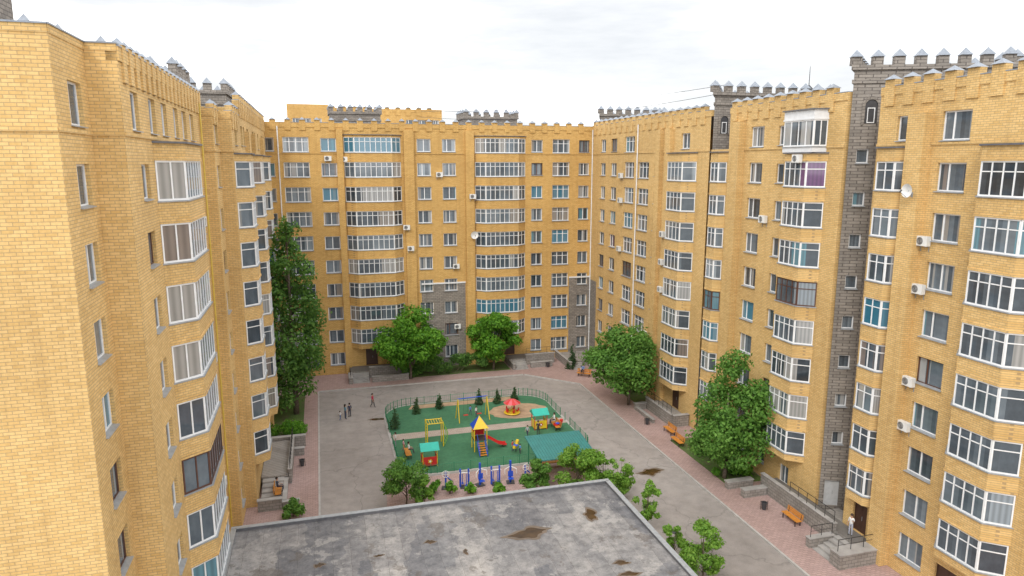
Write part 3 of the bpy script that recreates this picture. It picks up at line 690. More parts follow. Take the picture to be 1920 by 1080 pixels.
# ------------------------------------------------------------------ trees and plants
def leaves(name,parent,clumps,n,size,mat,seed,flatn=.5):
    rr=random.Random(seed); V=[];Fc=[]
    tot=sum(c[3]**2 for c in clumps); cum=[];a=0
    for c in clumps: a+=c[3]**2/tot; cum.append(a)
    for i in range(n):
        x=rr.random(); k=0
        while cum[k]<x and k<len(cum)-1: k+=1
        cx,cy,cz,r=clumps[k][:4]; sq=clumps[k][4] if len(clumps[k])>4 else .8
        while True:
            d=Vector((rr.gauss(0,1),rr.gauss(0,1),rr.gauss(0,1)))
            if d.length>.01: break
        d.normalize(); q=r*(rr.uniform(.35,1.0)**.6)*(rr.uniform(1.05,1.45) if rr.random()<.24 else 1)
        p=Vector((cx+d.x*q,cy+d.y*q,cz+d.z*q*sq))
        nrm=(d*.8+Vector((rr.gauss(0,.55),rr.gauss(0,.55),rr.gauss(.4,.5)))).normalized()
        a1=nrm.orthogonal().normalized(); a2=nrm.cross(a1); t=rr.uniform(0,6.28); e1=a1*math.cos(t)+a2*math.sin(t); e2=nrm.cross(e1)
        s=size*rr.uniform(.6,1.35); o=len(V)
        V+= [p-e1*s,p+e2*s*.55+nrm*s*.12,p+e1*s,p-e2*s*.55]; Fc.append((o,o+1,o+2,o+3))
    me=bpy.data.meshes.new(name); me.from_pydata([tuple(v) for v in V],[],Fc); me.materials.append(M[mat])
    return O(name,me,parent)
def tree(label,u,v,h,w,th,n,leaf,mat,seed,name='tree',cat='tree',group=None,nc=20,lean=(0,0)):
    rr=random.Random(seed); t=thing(name,label,cat,W(u,v,.1),rr.uniform(0,.4),group)
    zc_=(th+h)/2; rz=(h-th)/2; cl=[]
    while len(cl)<nc:
        x,y,z=rr.uniform(-1,1),rr.uniform(-1,1),rr.uniform(-1,1)
        rad=math.sqrt(x*x+y*y+z*z)
        if rad>1 or rad<.3: continue
        tap=1-.35*max(0,z)
        r=w*rr.uniform(.08,.18)
        cl.append((x*(w/2-r*.5)*tap+lean[0]*(z+1),y*(w/2-r*.5)*tap,zc_+z*(rz-r*.5),r,rr.uniform(.6,.95)))
    tb=MB(); rt=max(.05,h*.018)
    tb.tube((0,0,-.1),(.05,0,th),rt,rt*.8,9); tb.tube((.05,0,th),(0,.05,zc_+rz*.3),rt*.8,rt*.25,8)
    for c in cl[:max(4,nc//2)]:
        z0=th*.9+rr.uniform(0,.35)*(h-th); tb.tube((.03,.02,z0),(c[0]*.85,c[1]*.85,max(z0+.1,c[2])),rt*.36,rt*.1,6)
    tb.build('trunk',[M['bark']],t,smooth=True)
    leaves('crown',t,cl,n,leaf,mat,seed)
    return t
# poplar
t=thing('poplar_tree','tall narrow dark green poplar standing by the left hand block','tree',W(-3.4,75.4,.1))
rr=random.Random(5); cl=[]
for i in range(64):
    z=2.4+18.6*(i/63)**.95; f=(z-2.4)/18.6; wr=3.4*(1-f)**.42*(.6+min(1,f*4)*.4)+.3
    a=rr.uniform(0,6.28); q=wr*rr.uniform(.2,1.0); cl.append((q*math.cos(a),q*math.sin(a),z+rr.uniform(-.4,.4),wr*rr.uniform(.18,.4)+.2,1.4))
tb=MB(); tb.tube((0,0,-.1),(0,0,9),.32,.2,10); tb.tube((0,0,9),(0,0,19.5),.2,.05,8)
for c in cl[::2]: tb.tube((0,0,max(1.6,c[2]-2)),(c[0]*.8,c[1]*.8,c[2]),.06,.02,5)
tb.build('trunk',[M['bark']],t,smooth=True); leaves('crown',t,cl,13000,.19,'leaf_d',11)
tree('bright green round tree in front of the far block left entrance',u_at(764,84.5)-.3,84.5,9.7,8.8,1.0,11500,.2,'leaf',21,nc=42)
tree('smaller bright green tree in front of the right bay stack of the far block',u_at(922,85.6)+.1,85.6,8.6,7.0,1.0,8500,.2,'leaf',22,nc=34)
tree('broad leaning green tree at the back right of the driveway',32.6,68.4,10.0,9.6,1.3,11500,.19,'leaf_m',23,nc=42,lean=(-.2,0))
tree('tall bushy green tree beside the middle right block',32.7,49.2,11.3,7.8,.9,13500,.16,'leaf_m',24,nc=48)
u,v=Guv(1006,930); tree('dark bushy small tree left of the pair behind the low roof corner',u,v,3.2,2.8,.4,2800,.12,'leaf_m',1008,nc=18)
u,v=Guv(1082,930); tree('light green bushy tree covering the teal shelter corner',u,v,4.9,4.4,.6,5000,.12,'leaf_y',1082,nc=24)
u,v=Guv(1130,932); tree('pale green bushy tree close to the far right roof corner',u,v,4.2,3.2,.4,3200,.115,'leaf_y',77,nc=16)
u,v=Guv(762,945); tree('grey green bushy young tree behind the far edge of the low roof',u,v,3.9,4.4,.3,4000,.12,'leaf_m',31,nc=24)
u,v=Guv(795,950); tree('lower bright bush right of the young tree behind the low roof',u,v,2.6,2.2,.2,1700,.11,'leaf_y',33,nc=12)
for px,py,h,w,l in ((1162,940,3.8,2.6,'bushy sapling just past the corner of the low roof'),(1212,1010,4.6,2.2,'slim sapling halfway along the right side of the low roof'),(1316,1090,4.2,3.6,'bushiest sapling at the lower right of the low roof'),(1262,1058,3.0,1.8,'short sapling between two others along the low roof')):
    u,v=Guv(px,py); tree(l,u,v,h,w,.4,2600 if w<3 else 5200,.1,'leaf_y',px,'sapling','sapling',nc=18)
def shrub(label,u,v,h,w,n,mat,seed,name='shrub',l2=None):
    rr=random.Random(seed); t=thing(name,label,'shrub',W(u,v,.12)); l2=l2 or w; cl=[]
    for i in range(int(6+l2*2)): 
        r=min(w,h)*rr.uniform(.2,.36); cl.append((rr.uniform(-.5,.5)*(l2-r),rr.uniform(-.5,.5)*(w-r),h*rr.uniform(.25,.72),r,.9))
    t.rotation_euler=(0,0,PHI)
    tb=MB()
    for c in cl[:6]: tb.tube((c[0]*.4,c[1]*.4,-.05),(c[0],c[1],c[2]),.03,.012,5)
    tb.build('stem',[M['bark']],t); leaves('foliage',t,cl,n,.13,mat,seed)
shrub('dark green hedge of shrubs below the far block between two trees',15.6,86.0,3.0,2.2,7500,'leaf_d',41,'hedge',9.5)
shrub('low shrubs below the left tree of the far block',10.8,85.6,1.9,1.6,2000,'leaf_d',42,l2=3)
shrub('green shrub at the foot of the poplar beside the porch',-4.0,68.6,2.1,2.6,2600,'leaf',43,l2=3.6)
shrub('low shrub by the left porch steps',-3.0,52.2,1.8,1.4,1200,'leaf_m',44)
shrub('low green shrubs under the tall bushy right tree',33.6,50.0,1.7,2.4,2600,'leaf',45,l2=3.4); shrub('low green shrubs at the wall behind the bushy right tree',34.2,54.6,1.6,2.2,2000,'leaf_m',46,l2=3)
shrub('shrubs under the broad leaning tree',34.4,73,1.4,2,1600,'leaf_d',47,l2=2.6)
def conifer(label,u,v,h,w,seed,group=None,n=520):
    rr=random.Random(seed); t=thing('conifer',label,'conifer',W(u,v,.07),rr.random(),group); cl=[]
    for i in range(12):
        f=i/11; r=w/2*(1-f*.8)*.62; a=rr.uniform(0,6.28); cl.append((math.cos(a)*r*.5,math.sin(a)*r*.5,.15+f*(h-.25),r,1.1))
    tb=MB(); tb.tube((0,0,-.05),(0,0,h*.9),.05,.01,6); tb.build('trunk',[M['bark']],t); leaves('foliage',t,cl,n,.11,'leaf_c',seed)
cons=[(741,805,2.4,1.7,'larger dark conifer at the left bend of the playground fence'),(782,776,1.8,1.3,'second conifer from the left along the playground back fence'),(824,768,1.8,1.2,'third conifer from the left along the playground back fence'),
 (898,760,1.9,1.2,'small conifer just right of the swing top bar'),(932,757,1.8,1.2,'small conifer left of the pink roundabout roof'),(965,753,1.8,1.2,'small conifer right behind the pink roundabout roof')]
for i,(px,py,h,w,l) in enumerate(cons):
    u,v=Guv(px,py); conifer(l,u,v,h,w,60+i)
conifer('dark small conifer in the far right corner porch',u_at(1080,83),83.2,3.4,2.0,70,n=1200)
for i,px in enumerate((815,845,882,935)):
    u,v=Guv(px,926); shrub(('low shrub left of the exercise machines','low shrub among the exercise machines, leftmost','low shrub among the exercise machines, middle one','low shrub among the exercise machines, rightmost')[i],u,v,1.0,.9,420,'leaf',80+i)

# ------------------------------------------------------------------ fence
ft=thing('playground_fence','low green metal fence curving round the playground','fence',(0,0,0),PHI)
fp=rrect(PU0-.05,PU1+.05,PV0-.05,PV1+.05,3.1,9); pts=[]
for a,b in zip(fp,fp[1:]+fp[:1]):
    L=math.dist(a,b); k=max(1,round(L/1.5))
    for i in range(k): pts.append((a[0]+(b[0]-a[0])*i/k,a[1]+(b[1]-a[1])*i/k))
pm=MB(); pm.box(-.03,.03,-.03,.03,0,.9); pme=pm.mesh('post',[M['fence']])
rbs=[MB(),MB()]
for a,b in zip(pts,pts[1:]+pts[:1]):
    O('post',pme,ft,(a[0],a[1],.06))
    mid=((a[0]+b[0])/2,(a[1]+b[1])/2)
    if (65.0<mid[1]<67.2): continue
    rb=rbs[0] if mid[1]<66 else rbs[1]
    for z in (.2,.85): rb.tube((a[0],a[1],z),(b[0],b[1],z),.018,.018,5)
    L=math.dist(a,b); k=max(2,int(L/.2))
    for i in range(1,k): x=a[0]+(b[0]-a[0])*i/k; y=a[1]+(b[1]-a[1])*i/k; rb.tube((x,y,.2),(x,y,.85),.009,.009,4)
for rb in rbs: rb.build('rail_panel',[M['fence']],ft)

# ------------------------------------------------------------------ playground equipment
def at(px,py): u,v=Guv(px,py); return W(u,v,.07)
t=thing('play_tower','playground tower with yellow and blue roof, stairs and red slide','play tower',at(899,843),PHI); t.scale=(.8,.8,.85)
for x in (-.75,.75):
    for y in (-.75,.75): mb=MB(); mb.tube((x,y,0),(x,y,2.75),.06,.06,8); mb.build('post',[M['py']],t)
mb=MB(); mb.box(-.8,.8,-.8,.8,1.25,1.33); mb.build('deck',[M['dark']],t)
mb=MB(); b=.95
cs=[(-b,-b,2.7),(b,-b,2.7),(b,b,2.7),(-b,b,2.7)]
for i in range(4): mb.add([cs[i],cs[(i+1)%4],(0,0,3.95)],[(0,1,2)],i%2)
mb.add(cs,[(3,2,1,0)],0); mb.build('roof',[M['py'],M['pb']],t)
mb=MB(); mb.box(-.7,.7,.73,.79,1.4,2.1); mb.build('side_panel',[M['pr']],t)
mb=MB(); mb.box(-.78,-.72,-.7,.7,1.4,2.1); mb.build('side_panel',[M['py']],t)
mb=MB()
for i in range(6): z=1.25*(i+1)/7; mb.box(-.4,.4,-.85-1.5+1.5*(i)/6,-.85-1.5+1.5*(i+1)/6+.06,z-.04,z)
mb.build('stairs',[M['wood']],t)
for x in (-.46,.46): mb=MB(); mb.tube((x,-2.4,.75),(x,-.8,2.1),.03); mb.tube((x,-2.4,0),(x,-2.4,.75),.03); mb.tube((x,-2.3,.1),(x,-.8,1.25),.05); mb.build('handrail',[M['pb']],t)
mb=MB(); prof=[(.8,1.3),(1.2,1.15),(2.3,.45),(2.9,.28),(3.3,.26)]
for (xa,za),(xb,zb) in zip(prof[:-1],prof[1:]):
    mb.quad((xa,-.3,za),(xb,-.3,zb),(xb,.3,zb),(xa,.3,za)); 
    for y in (-.3,.3): mb.quad((xa,y,za),(xb,y,zb),(xb,y*1.05,zb+.22),(xa,y*1.05,za+.22)); mb.quad((xa,y*1.15,za),(xb,y*1.15,zb),(xb,y*1.05,zb+.22),(xa,y*1.05,za+.22))
mb.build('slide',[M['pr']],t)
for y in (-.2,.2): mb=MB(); mb.tube((2.9,y,0),(2.9,y,.27),.03); mb.build('slide_leg',[M['dark']],t)
# climbing frame
t=thing('climbing_frame','yellow and green metal climbing frame left of the play tower','climbing frame',at(815,835),PHI); t.scale=(.85,.85,.95)
for x,y in ((-.9,-.7),(.9,-.7),(.9,.7),(-.9,.7)): mb=MB(); mb.tube((x,y,0),(x,y,2.6),.06); mb.build('post',[M['py']],t)
mb=MB()
for y in (-.7,.7): mb.tube((-.9,y,2.5),(.9,y,2.5),.05)
for i in range(7): x=-.9+1.8*i/6; mb.tube((x,-.7,2.5),(x,.7,2.5),.035)
mb.build('monkey_bars',[M['py']],t)
mb=MB()
for i in range(6): z=.35+i*.35; mb.tube((-.9,-.7,z),(-.9,.7,z),.03)
mb.build('ladder',[M['pg']],t)
mb=MB(); N=10
mb.path([(.9+.5*math.sin(PI*i/N),-.7,2.5*(1-i/N)) for i in range(N+1)],.035); mb.path([(.9+.5*math.sin(PI*i/N),.7,2.5*(1-i/N)) for i in range(N+1)],.035)
for i in range(2,N): mb.tube((.9+.5*math.sin(PI*i/N),-.7,2.5*(1-i/N)),(.9+.5*math.sin(PI*i/N),.7,2.5*(1-i/N)),.025)
mb.build('arch_ladder',[M['pg']],t)
# swing
a=Vector(at(858,790)); b=Vector(at(914,783)); t=thing('swing_set','yellow and blue swing set at the back of the playground','swing',(a+b)/2,math.atan2(b.y-a.y,b.x-a.x)); L=(b-a).length/2
for s in (-1,1):
    mb=MB(); mb.tube((s*L,-.8,0),(s*L*.96,0,2.4),.05); mb.tube((s*L,.8,0),(s*L*.96,0,2.4),.05); mb.build('side_frame',[M['py']],t)
mb=MB(); mb.tube((-L,0,2.4),(L,0,2.4),.05); mb.build('top_bar',[M['pb']],t)
for x in (-L*.45,L*.45):
    mb=MB(); mb.box(x-.25,x+.25,-.13,.13,.5,.54); o=mb.build('seat',[M['pr']],t)
    for q in (-.22,.22): mb=MB(); mb.tube((x+q,0,.54),(x+q,0,2.4),.012,.012,5); mb.build('chain',[M['dark']],o)
# play houses
def playhouse(px,py,wall,label,front):
    t=thing('play_house',label,'play house',at(px,py),PHI)
    for x in (-.65,.65):
        for y in (-.55,.55): mb=MB(); mb.tube((x,y,0),(x,y,1.65),.04); mb.build('post',[M['py'] if wall=='pr' else M['pr']],t)
    for bx in ((-.62,.62,-.58,-.53,.12,.95),(-.68,-.62,-.5,.5,.12,.95),(.62,.68,-.5,.5,.12,.95),(-.62,.62,.53,.58,.12,.35)): mb=MB(); mb.box(*bx); mb.build('wall',[M[wall]],t)
    mb=MB(); mb.box(-.6,.6,-.5,.5,.08,.12); mb.build('floor',[M['dark']],t)
    mb=MB(); mb.box(-.6,.6,.2,.5,.42,.46); mb.build('bench_seat',[M['py']],t)
    mb=MB(); mb.add([(-.85,-.8,1.6),(.85,-.8,1.6),(.85,.8,1.6),(-.85,.8,1.6),(-.85,0,2.1),(.85,0,2.1)],[(0,1,5,4),(2,3,4,5),(3,0,4),(1,2,5),(3,2,1,0)]); mb.build('roof',[M['teal']],t)
    o=MB()
    for k in range(5): 
        an=2*PI*k/5; cx,cz=.14*math.cos(an),.14*math.sin(an)
        o.add([(cx+.075*math.cos(q*PI/4),-.60,.55+cz+.075*math.sin(q*PI/4)) for q in range(8)],[tuple(range(8))],0)
    o.add([(.09*math.cos(q*PI/4),-.605,.55+.09*math.sin(q*PI/4)) for q in range(8)],[tuple(range(8))],1)
    o.build('flower_emblem',[M[front],M['white']],t)
playhouse(805,872,'pr','red play house with a teal roof at the front of the playground','py'); playhouse(1011,803,'py','yellow play house with a teal roof near the right fence','pr')
# roundabout
t=thing('roundabout','small red roundabout under a pink umbrella roof','roundabout',at(960,776)); t.scale=(.9,.9,.9)
mb=MB(); mb.lathe([(0,.1),(.95,.1),(1.0,.14),(.95,.2),(0,.2)],20); mb.build('platform',[M['py']],t)
mb=MB(); mb.tube((0,0,.2),(0,0,1.75),.05); mb.build('pole',[M['py']],t)
mb=MB(); n=12
for i in range(n):
    a0,a1=2*PI*i/n,2*PI*(i+1)/n; mb.add([(1.05*math.cos(a0),1.05*math.sin(a0),1.35),(1.05*math.cos(a1),1.05*math.sin(a1),1.35),(.5*math.cos(a1),.5*math.sin(a1),1.7),(.5*math.cos(a0),.5*math.sin(a0),1.7),(0,0,1.85)],[(0,1,2,3),(3,2,4)],i%2)
mb.build('umbrella_roof',[M['pink'],M['pr']],t)
for i in range(5):
    an=2*PI*i/5; mb=MB(); x,y=.65*math.cos(an),.65*math.sin(an); mb.box(x-.16,x+.16,y-.16,y+.16,.38,.43); mb.tube((x,y,.2),(x,y,.38),.04); mb.tube((x*1.25,y*1.25,.43),(x*1.25,y*1.25,.75),.1,.08,6); mb.build('seat',[M['pr']],t)
# shelter
t=thing('shelter','open shelter with a ribbed dark teal metal roof behind the low building','shelter',(0,0,0),PHI)
mb=MB(); U0,U1,V0,V1=16.8,22.0,52.1,56.4; 
mb.add([(U0,V0,2.35),(U1,V0,2.35),(U1,V1,2.85),(U0,V1,2.85),(U0,V0,2.29),(U1,V0,2.29),(U1,V1,2.79),(U0,V1,2.79)],[(0,1,2,3),(7,6,5,4),(4,5,1,0),(5,6,2,1),(6,7,3,2),(7,4,0,3)])
k=20
for i in range(k+1): u=U0+.02+(U1-U0-.1)*i/k; mb.add([(u,V0-.01,2.352),(u+.05,V0-.01,2.352),(u+.05,V1,2.853),(u,V1,2.853),(u,V0-.01,2.38),(u+.05,V0-.01,2.38),(u+.05,V1,2.88),(u,V1,2.88)],[(4,5,6,7),(0,1,5,4),(3,0,4,7),(1,2,6,5),(2,3,7,6)])
mb.build('roof',[M['tealdk']],t)
for u in (U0+.3,U1-.3):
    for v,z in ((V0+.3,2.3),(V1-.3,2.75)): mb=MB(); mb.tube((u,v,0),(u,v,z),.06); mb.build('post',[M['fence']],t)
mb=MB(); mb.box(U0+.5,U1-.5,V1-1,V1-.6,.42,.48); mb.build('bench',[M['wood']],t)
# spring riders
for px,py,l in ((967,848,'yellow and blue spring rider right of the slide'),(1046,806,'red and yellow spring rider by the right fence')):
    t=thing('spring_rider',l,'spring rider',at(px,py),random.uniform(0,3))
    mb=MB(); mb.path([(.09*math.cos(i*.9),.09*math.sin(i*.9),i*.02) for i in range(22)],.018,5); mb.build('spring',[M['dark']],t)
    mb=MB(); prf=[(-.5,.5),(-.45,.78),(-.2,.62),(.15,.62),(.3,1.0),(.55,1.02),(.5,.8),(.4,.5),(.2,.42),(-.3,.42)]
    for y,f in ((-.12,1),(.12,0)): mb.add([(x,y,z) for x,z in prf],[tuple(range(10)) if f==0 else tuple(range(9,-1,-1))])
    mb.add([(x,y,z) for y in (-.12,.12) for x,z in prf],[(i,(i+1)%10,10+(i+1)%10,10+i) for i in range(10)]); mb.build('body',[M['py'] if px<1000 else M['pr']],t)
    mb=MB(); mb.box(-.25,.18,-.2,.2,.63,.68); mb.build('seat',[M['pb']],t); mb=MB(); mb.tube((.3,-.25,.9),(.3,.25,.9),.02); mb.build('handlebar',[M['pr']],t)
# exercise machines
def exercise(kind,px,py,l,rz):
    t=thing('exercise_machine',l,'exercise machine',W(*Guv(px,py),.03),PHI+rz,'outdoor exercise machines')
    mb=MB(); mb.box(-.35,.35,-.35,.35,0,.05); mb.build('base_plate',[M['dark']],t)
    if kind==0:
        for x in (-.35,.35): mb=MB(); mb.tube((x,0,.05),(x,0,1.6),.08); mb.lathe([(.08,1.6),(.09,1.62),(0,1.7)],8,0,x,0); mb.build('post',[M['pb']],t)
        mb=MB(); mb.tube((-.4,0,1.3),(.4,0,1.3),.035); mb.tube((-.4,-.05,1.35),(-.4,-.4,1.4),.025); mb.tube((.4,-.05,1.35),(.4,-.4,1.4),.025); mb.build('handlebar',[M['white']],t)
        for x,y in ((-.16,.2),(.16,-.2)): mb=MB(); mb.tube((x,0,1.2),(x,y,.3),.03); mb.box(x-.08,x+.08,y-.17,y+.17,.25,.3); mb.build('pedal',[M['pb']],t)
    elif kind==1:
        mb=MB(); mb.tube((0,0,.05),(0,0,2.0),.1); mb.build('post',[M['pb']],t)
        for q in (-.5,.5): mb=MB(); mb.tube((0,0,1.5),(q,-.3,1.35),.03); mb.tube((q,-.3,1.35),(q,-.3,.95),.03); mb.build('arm',[M['white']],t)
        mb=MB(); mb.box(-.22,.22,-.55,-.15,.5,.55); mb.box(-.22,.22,-.14,-.1,.6,1.1); mb.tube((0,-.1,.45),(0,-.4,.5),.03); mb.build('seat',[M['pb']],t)
    else:
        mb=MB(); mb.tube((0,0,.05),(0,0,1.4),.08); mb.tube((0,0,1.1),(.5,.1,.6),.05); mb.build('post',[M['pb']],t)
        mb=MB(); mb.path([(.3*math.cos(i*PI/8),-.1,1.3+.3*math.sin(i*PI/8)) for i in range(17)],.022); mb.tube((-.3,-.1,1.3),(.3,-.1,1.3),.02); mb.tube((0,-.1,1.0),(0,-.1,1.6),.02); mb.build('hand_wheel',[M['white']],t)
for i,(px,py,l) in enumerate(((836,916,'white and blue exercise machine, leftmost of the row'),(871,914,'exercise machine second from the left, tall blue posts'),(900,910,'exercise machine third from the left, single tall blue post'),(929,908,'exercise machine third from the right in the row'),(957,905,'exercise machine second from the right in the row'),(985,902,'exercise machine at the right end beside the shelter'))): exercise((2,0,1,0,1,2)[i],px,py,l,random.uniform(-.3,.3))
# benches, bins
def bench(u,v,rz,l,z=.12,L=1.8):
    t=thing('park_bench',l,'bench',W(u,v,z),PHI+rz,'orange benches')
    mb=MB()
    for i in range(4): mb.box(-L/2,L/2,-.25+i*.13,-.14+i*.13,.42,.46)
    mb.build('seat',[M['wood']],t); mb=MB()
    for i in range(3): mb.box(-L/2,L/2,.28+i*.02,.31+i*.02,.52+i*.14,.63+i*.14)
    mb.build('backrest',[M['wood']],t)
    for x in (-L/2+.2,L/2-.2): mb=MB(); mb.box(x-.03,x+.03,-.24,-.19,0,.42); mb.box(x-.03,x+.03,.2,.26,0,.42); mb.box(x-.03,x+.03,-.24,.26,.37,.42); mb.tube((x,.24,.4),(x,.36,.95),.025); mb.build('leg',[M['black']],t)
bench(33.5,41.3,-PI/2+.0,'orange bench on the pink pavement in front of the near right porch')
bench(33.0,59.6,-PI/2,'orange bench beside the wall of the far right porch'); bench(32.4,56.9,-PI/2,'orange bench nearer the camera of the two by the far right porch')
bench(-4.3,56.3,PI/2,'orange bench beside the left porch steps',.12); bench(31.6,79.6,-.6,'orange bench in the far right corner with people')
bench(22.4,64.0,-PI/2,'orange bench inside the right fence of the playground',.07); bench(6.9,61.2,PI/2,'orange bench inside the left fence of the playground',.07)
def bin_(px,py,l):
    t=thing('litter_bin',l,'bin',W(*Guv(px,py),.12),0,'dark litter bins')
    mb=MB(); mb.lathe([(0,.05),(.17,.05),(.22,.6),(.24,.62),(.2,.63),(.16,.1)],14); mb.build('bucket',[M['dark']],t); mb=MB(); mb.tube((-.27,0,0),(-.27,0,.75),.02); mb.tube((.27,0,0),(.27,0,.75),.02); mb.tube((-.27,0,.45),(.27,0,.45),.015); mb.build('stand',[M['black']],t)
bin_(1213,798,'dark litter bin by the far right porch wall'); bin_(1432,958,'dark litter bin near the orange bench at the near right porch'); bin_(567,876,'dark litter bin on the left pavement'); bin_(1027,690,'dark litter bin in front of the far block right steps')

# ------------------------------------------------------------------ air conditioners and dishes
acp=None
def ac(u,v,z,face,l):
    global acp
    rz={'R':PHI-PI/2,'B':PHI,'L':PHI+PI/2}[face]
    p=W(u,v,z)
    if acp is None:
        t=thing('air_conditioner',l,'air conditioner',p,rz,'outdoor air conditioner units')
        mb=MB(); mb.box(-.42,.42,-.36,-.06,0,.6); mb.build('casing',[M['ac']],t)
        mb=MB(); c=[(-.1+.24*math.cos(i*PI/10),-.364,.3+.24*math.sin(i*PI/10)) for i in range(20)]; mb.add(c,[tuple(range(20))])
        mb.build('fan_opening',[M['dark']],t)
        mb=MB()
        for q in (.06,.12,.18,.235): mb.path([(-.1+q*math.cos(i*PI/8),-.37,.3+q*math.sin(i*PI/8)) for i in range(17)],.006,4)
        mb.build('fan_grille',[M['ac']],t)
        for x in (-.3,.3): mb=MB(); mb.box(x-.02,x+.02,-.36,0,-.05,-.01); mb.box(x-.02,x+.02,-.04,0,-.35,-.05); mb.build('bracket',[M['sill']],t)
        acp=t
    else:
        t=copy_tree(acp); t.location=p; t.rotation_euler=(0,0,rz); tag(t,l,'air conditioner','outdoor air conditioner units')
ORD=['','first','second','third','fourth','fifth','sixth','seventh','eighth','ninth','top']
for k in (8,7,5,4): ac(uR,34.25,zc(k)-1.2,'R','white air conditioner on the near right block, %s floor'%ORD[k])
ac(uR,50.45,zc(8)-1.1,'R','white air conditioner on the middle right block, eighth floor')
ac(uR-1.1,45.2,27.75-.75,'R','white air conditioner just below the white glazed top balcony')
for k,v in ((8,79.3),(9,79.3),(7,67.2),(6,67.2),(5,67.2),(6,79.3),(3,71.5)): ac(uR-(.45 if v==67.2 else 0),v,zc(k)-1.0,'R','white air conditioner on the farthest right block, %s floor, %s'%(ORD[k],'on the pier' if v==67.2 else 'between windows'))
for px,z,l in ((615,27.2,'under a top floor window'),(645,27.1,'at the top corner of the left bays'),(823,25.2,'ninth floor between the bay stacks'),(758,18.6,'seventh floor right of the left bays'),(765,15.9,'sixth floor right of the left bays'),(884,22.4,'eighth floor left of the right bays'),(852,13.3,'fifth floor between the bay stacks'),(853,5.2,'on its grey stone base')):
    ac(u_at(px,vB),vB-(.4 if px in (758,765,884) else 0),z,'B','white air conditioner of the far block, '+l)
for v,z,u,l in ((47.9,23.0,uD,'near left block, eighth floor'),(47.9,14.0,uD,'near left block, fifth floor'),(47.9,5.2,uD,'near left block, second floor'),(81.5,25,uE+.35,'far left block, ninth floor')): ac(u,v,z,'L','white air conditioner seen edge-on, '+l)
def dish(u,v,z,face,l,r):
    rz={'R':PHI-PI/2,'B':PHI}[face]; t=thing('satellite_dish',l,'satellite dish',W(u,v,z),rz)
    mb=MB(); n=20; vs=[];k=5
    for j in range(k+1):
        q=r*j/k
        for i in range(n): vs.append((q*math.cos(2*PI*i/n),-.45+.18*(1-(q/r)**2)+.0,q*math.sin(2*PI*i/n)+.15))
    mb.add(vs,[(j*n+i,j*n+(i+1)%n,(j+1)*n+(i+1)%n,(j+1)*n+i) for j in range(k) for i in range(n)]); o=mb.build('reflector',[M['ac']],t,smooth=True)
    mb=MB(); mb.tube((0,0,-.1),(0,-.3,.15),.03); mb.box(-.08,.08,-.02,0,-.25,.05); mb.build('bracket',[M['sill']],t)
    mb=MB(); mb.tube((0,-.4,.15-r),(0,-.95,.1),.015); mb.tube((0,-.95,.06),(0,-.82,.2),.045); mb.build('feed_arm',[M['dark']],t)
dish(uR-.65,35.0,zc(9)-1.0,'R','white satellite dish on the pier of the near right block',.42)
dish(u_at(886,vB),vB-.4,zc(6)+.4,'B','white satellite dish left of the right bay stack of the far block',.5)
mb=MB(); p=W(47.2,60.5,0); mb.tube((0,0,33.4),(0,0,36.6),.06,.02); mb.cone(0,0,1.2,33.4,34.6,4); tag(mb.build('roof_antenna',[M['dark']],None,(p.x,p.y,0)),'dark spike antenna above the middle right tower','antenna')
def cable(a,b,sag,l):
    mb=MB(); a=Vector(a); b=Vector(b); mb.path([a.lerp(b,i/24)-Vector((0,0,sag*4*(i/24)*(1-i/24))) for i in range(25)],.025,4); tag(mb.build('overhead_cable',[M['dark']]),l,'cable')
cable(W(38,60,34.3),W(14,97,33.9),.8,'upper thin overhead cable slung across the sky'); cable(W(38,60.5,33.6),W(14,98,33.2),1.2,'lower thin overhead cable slung across the sky')

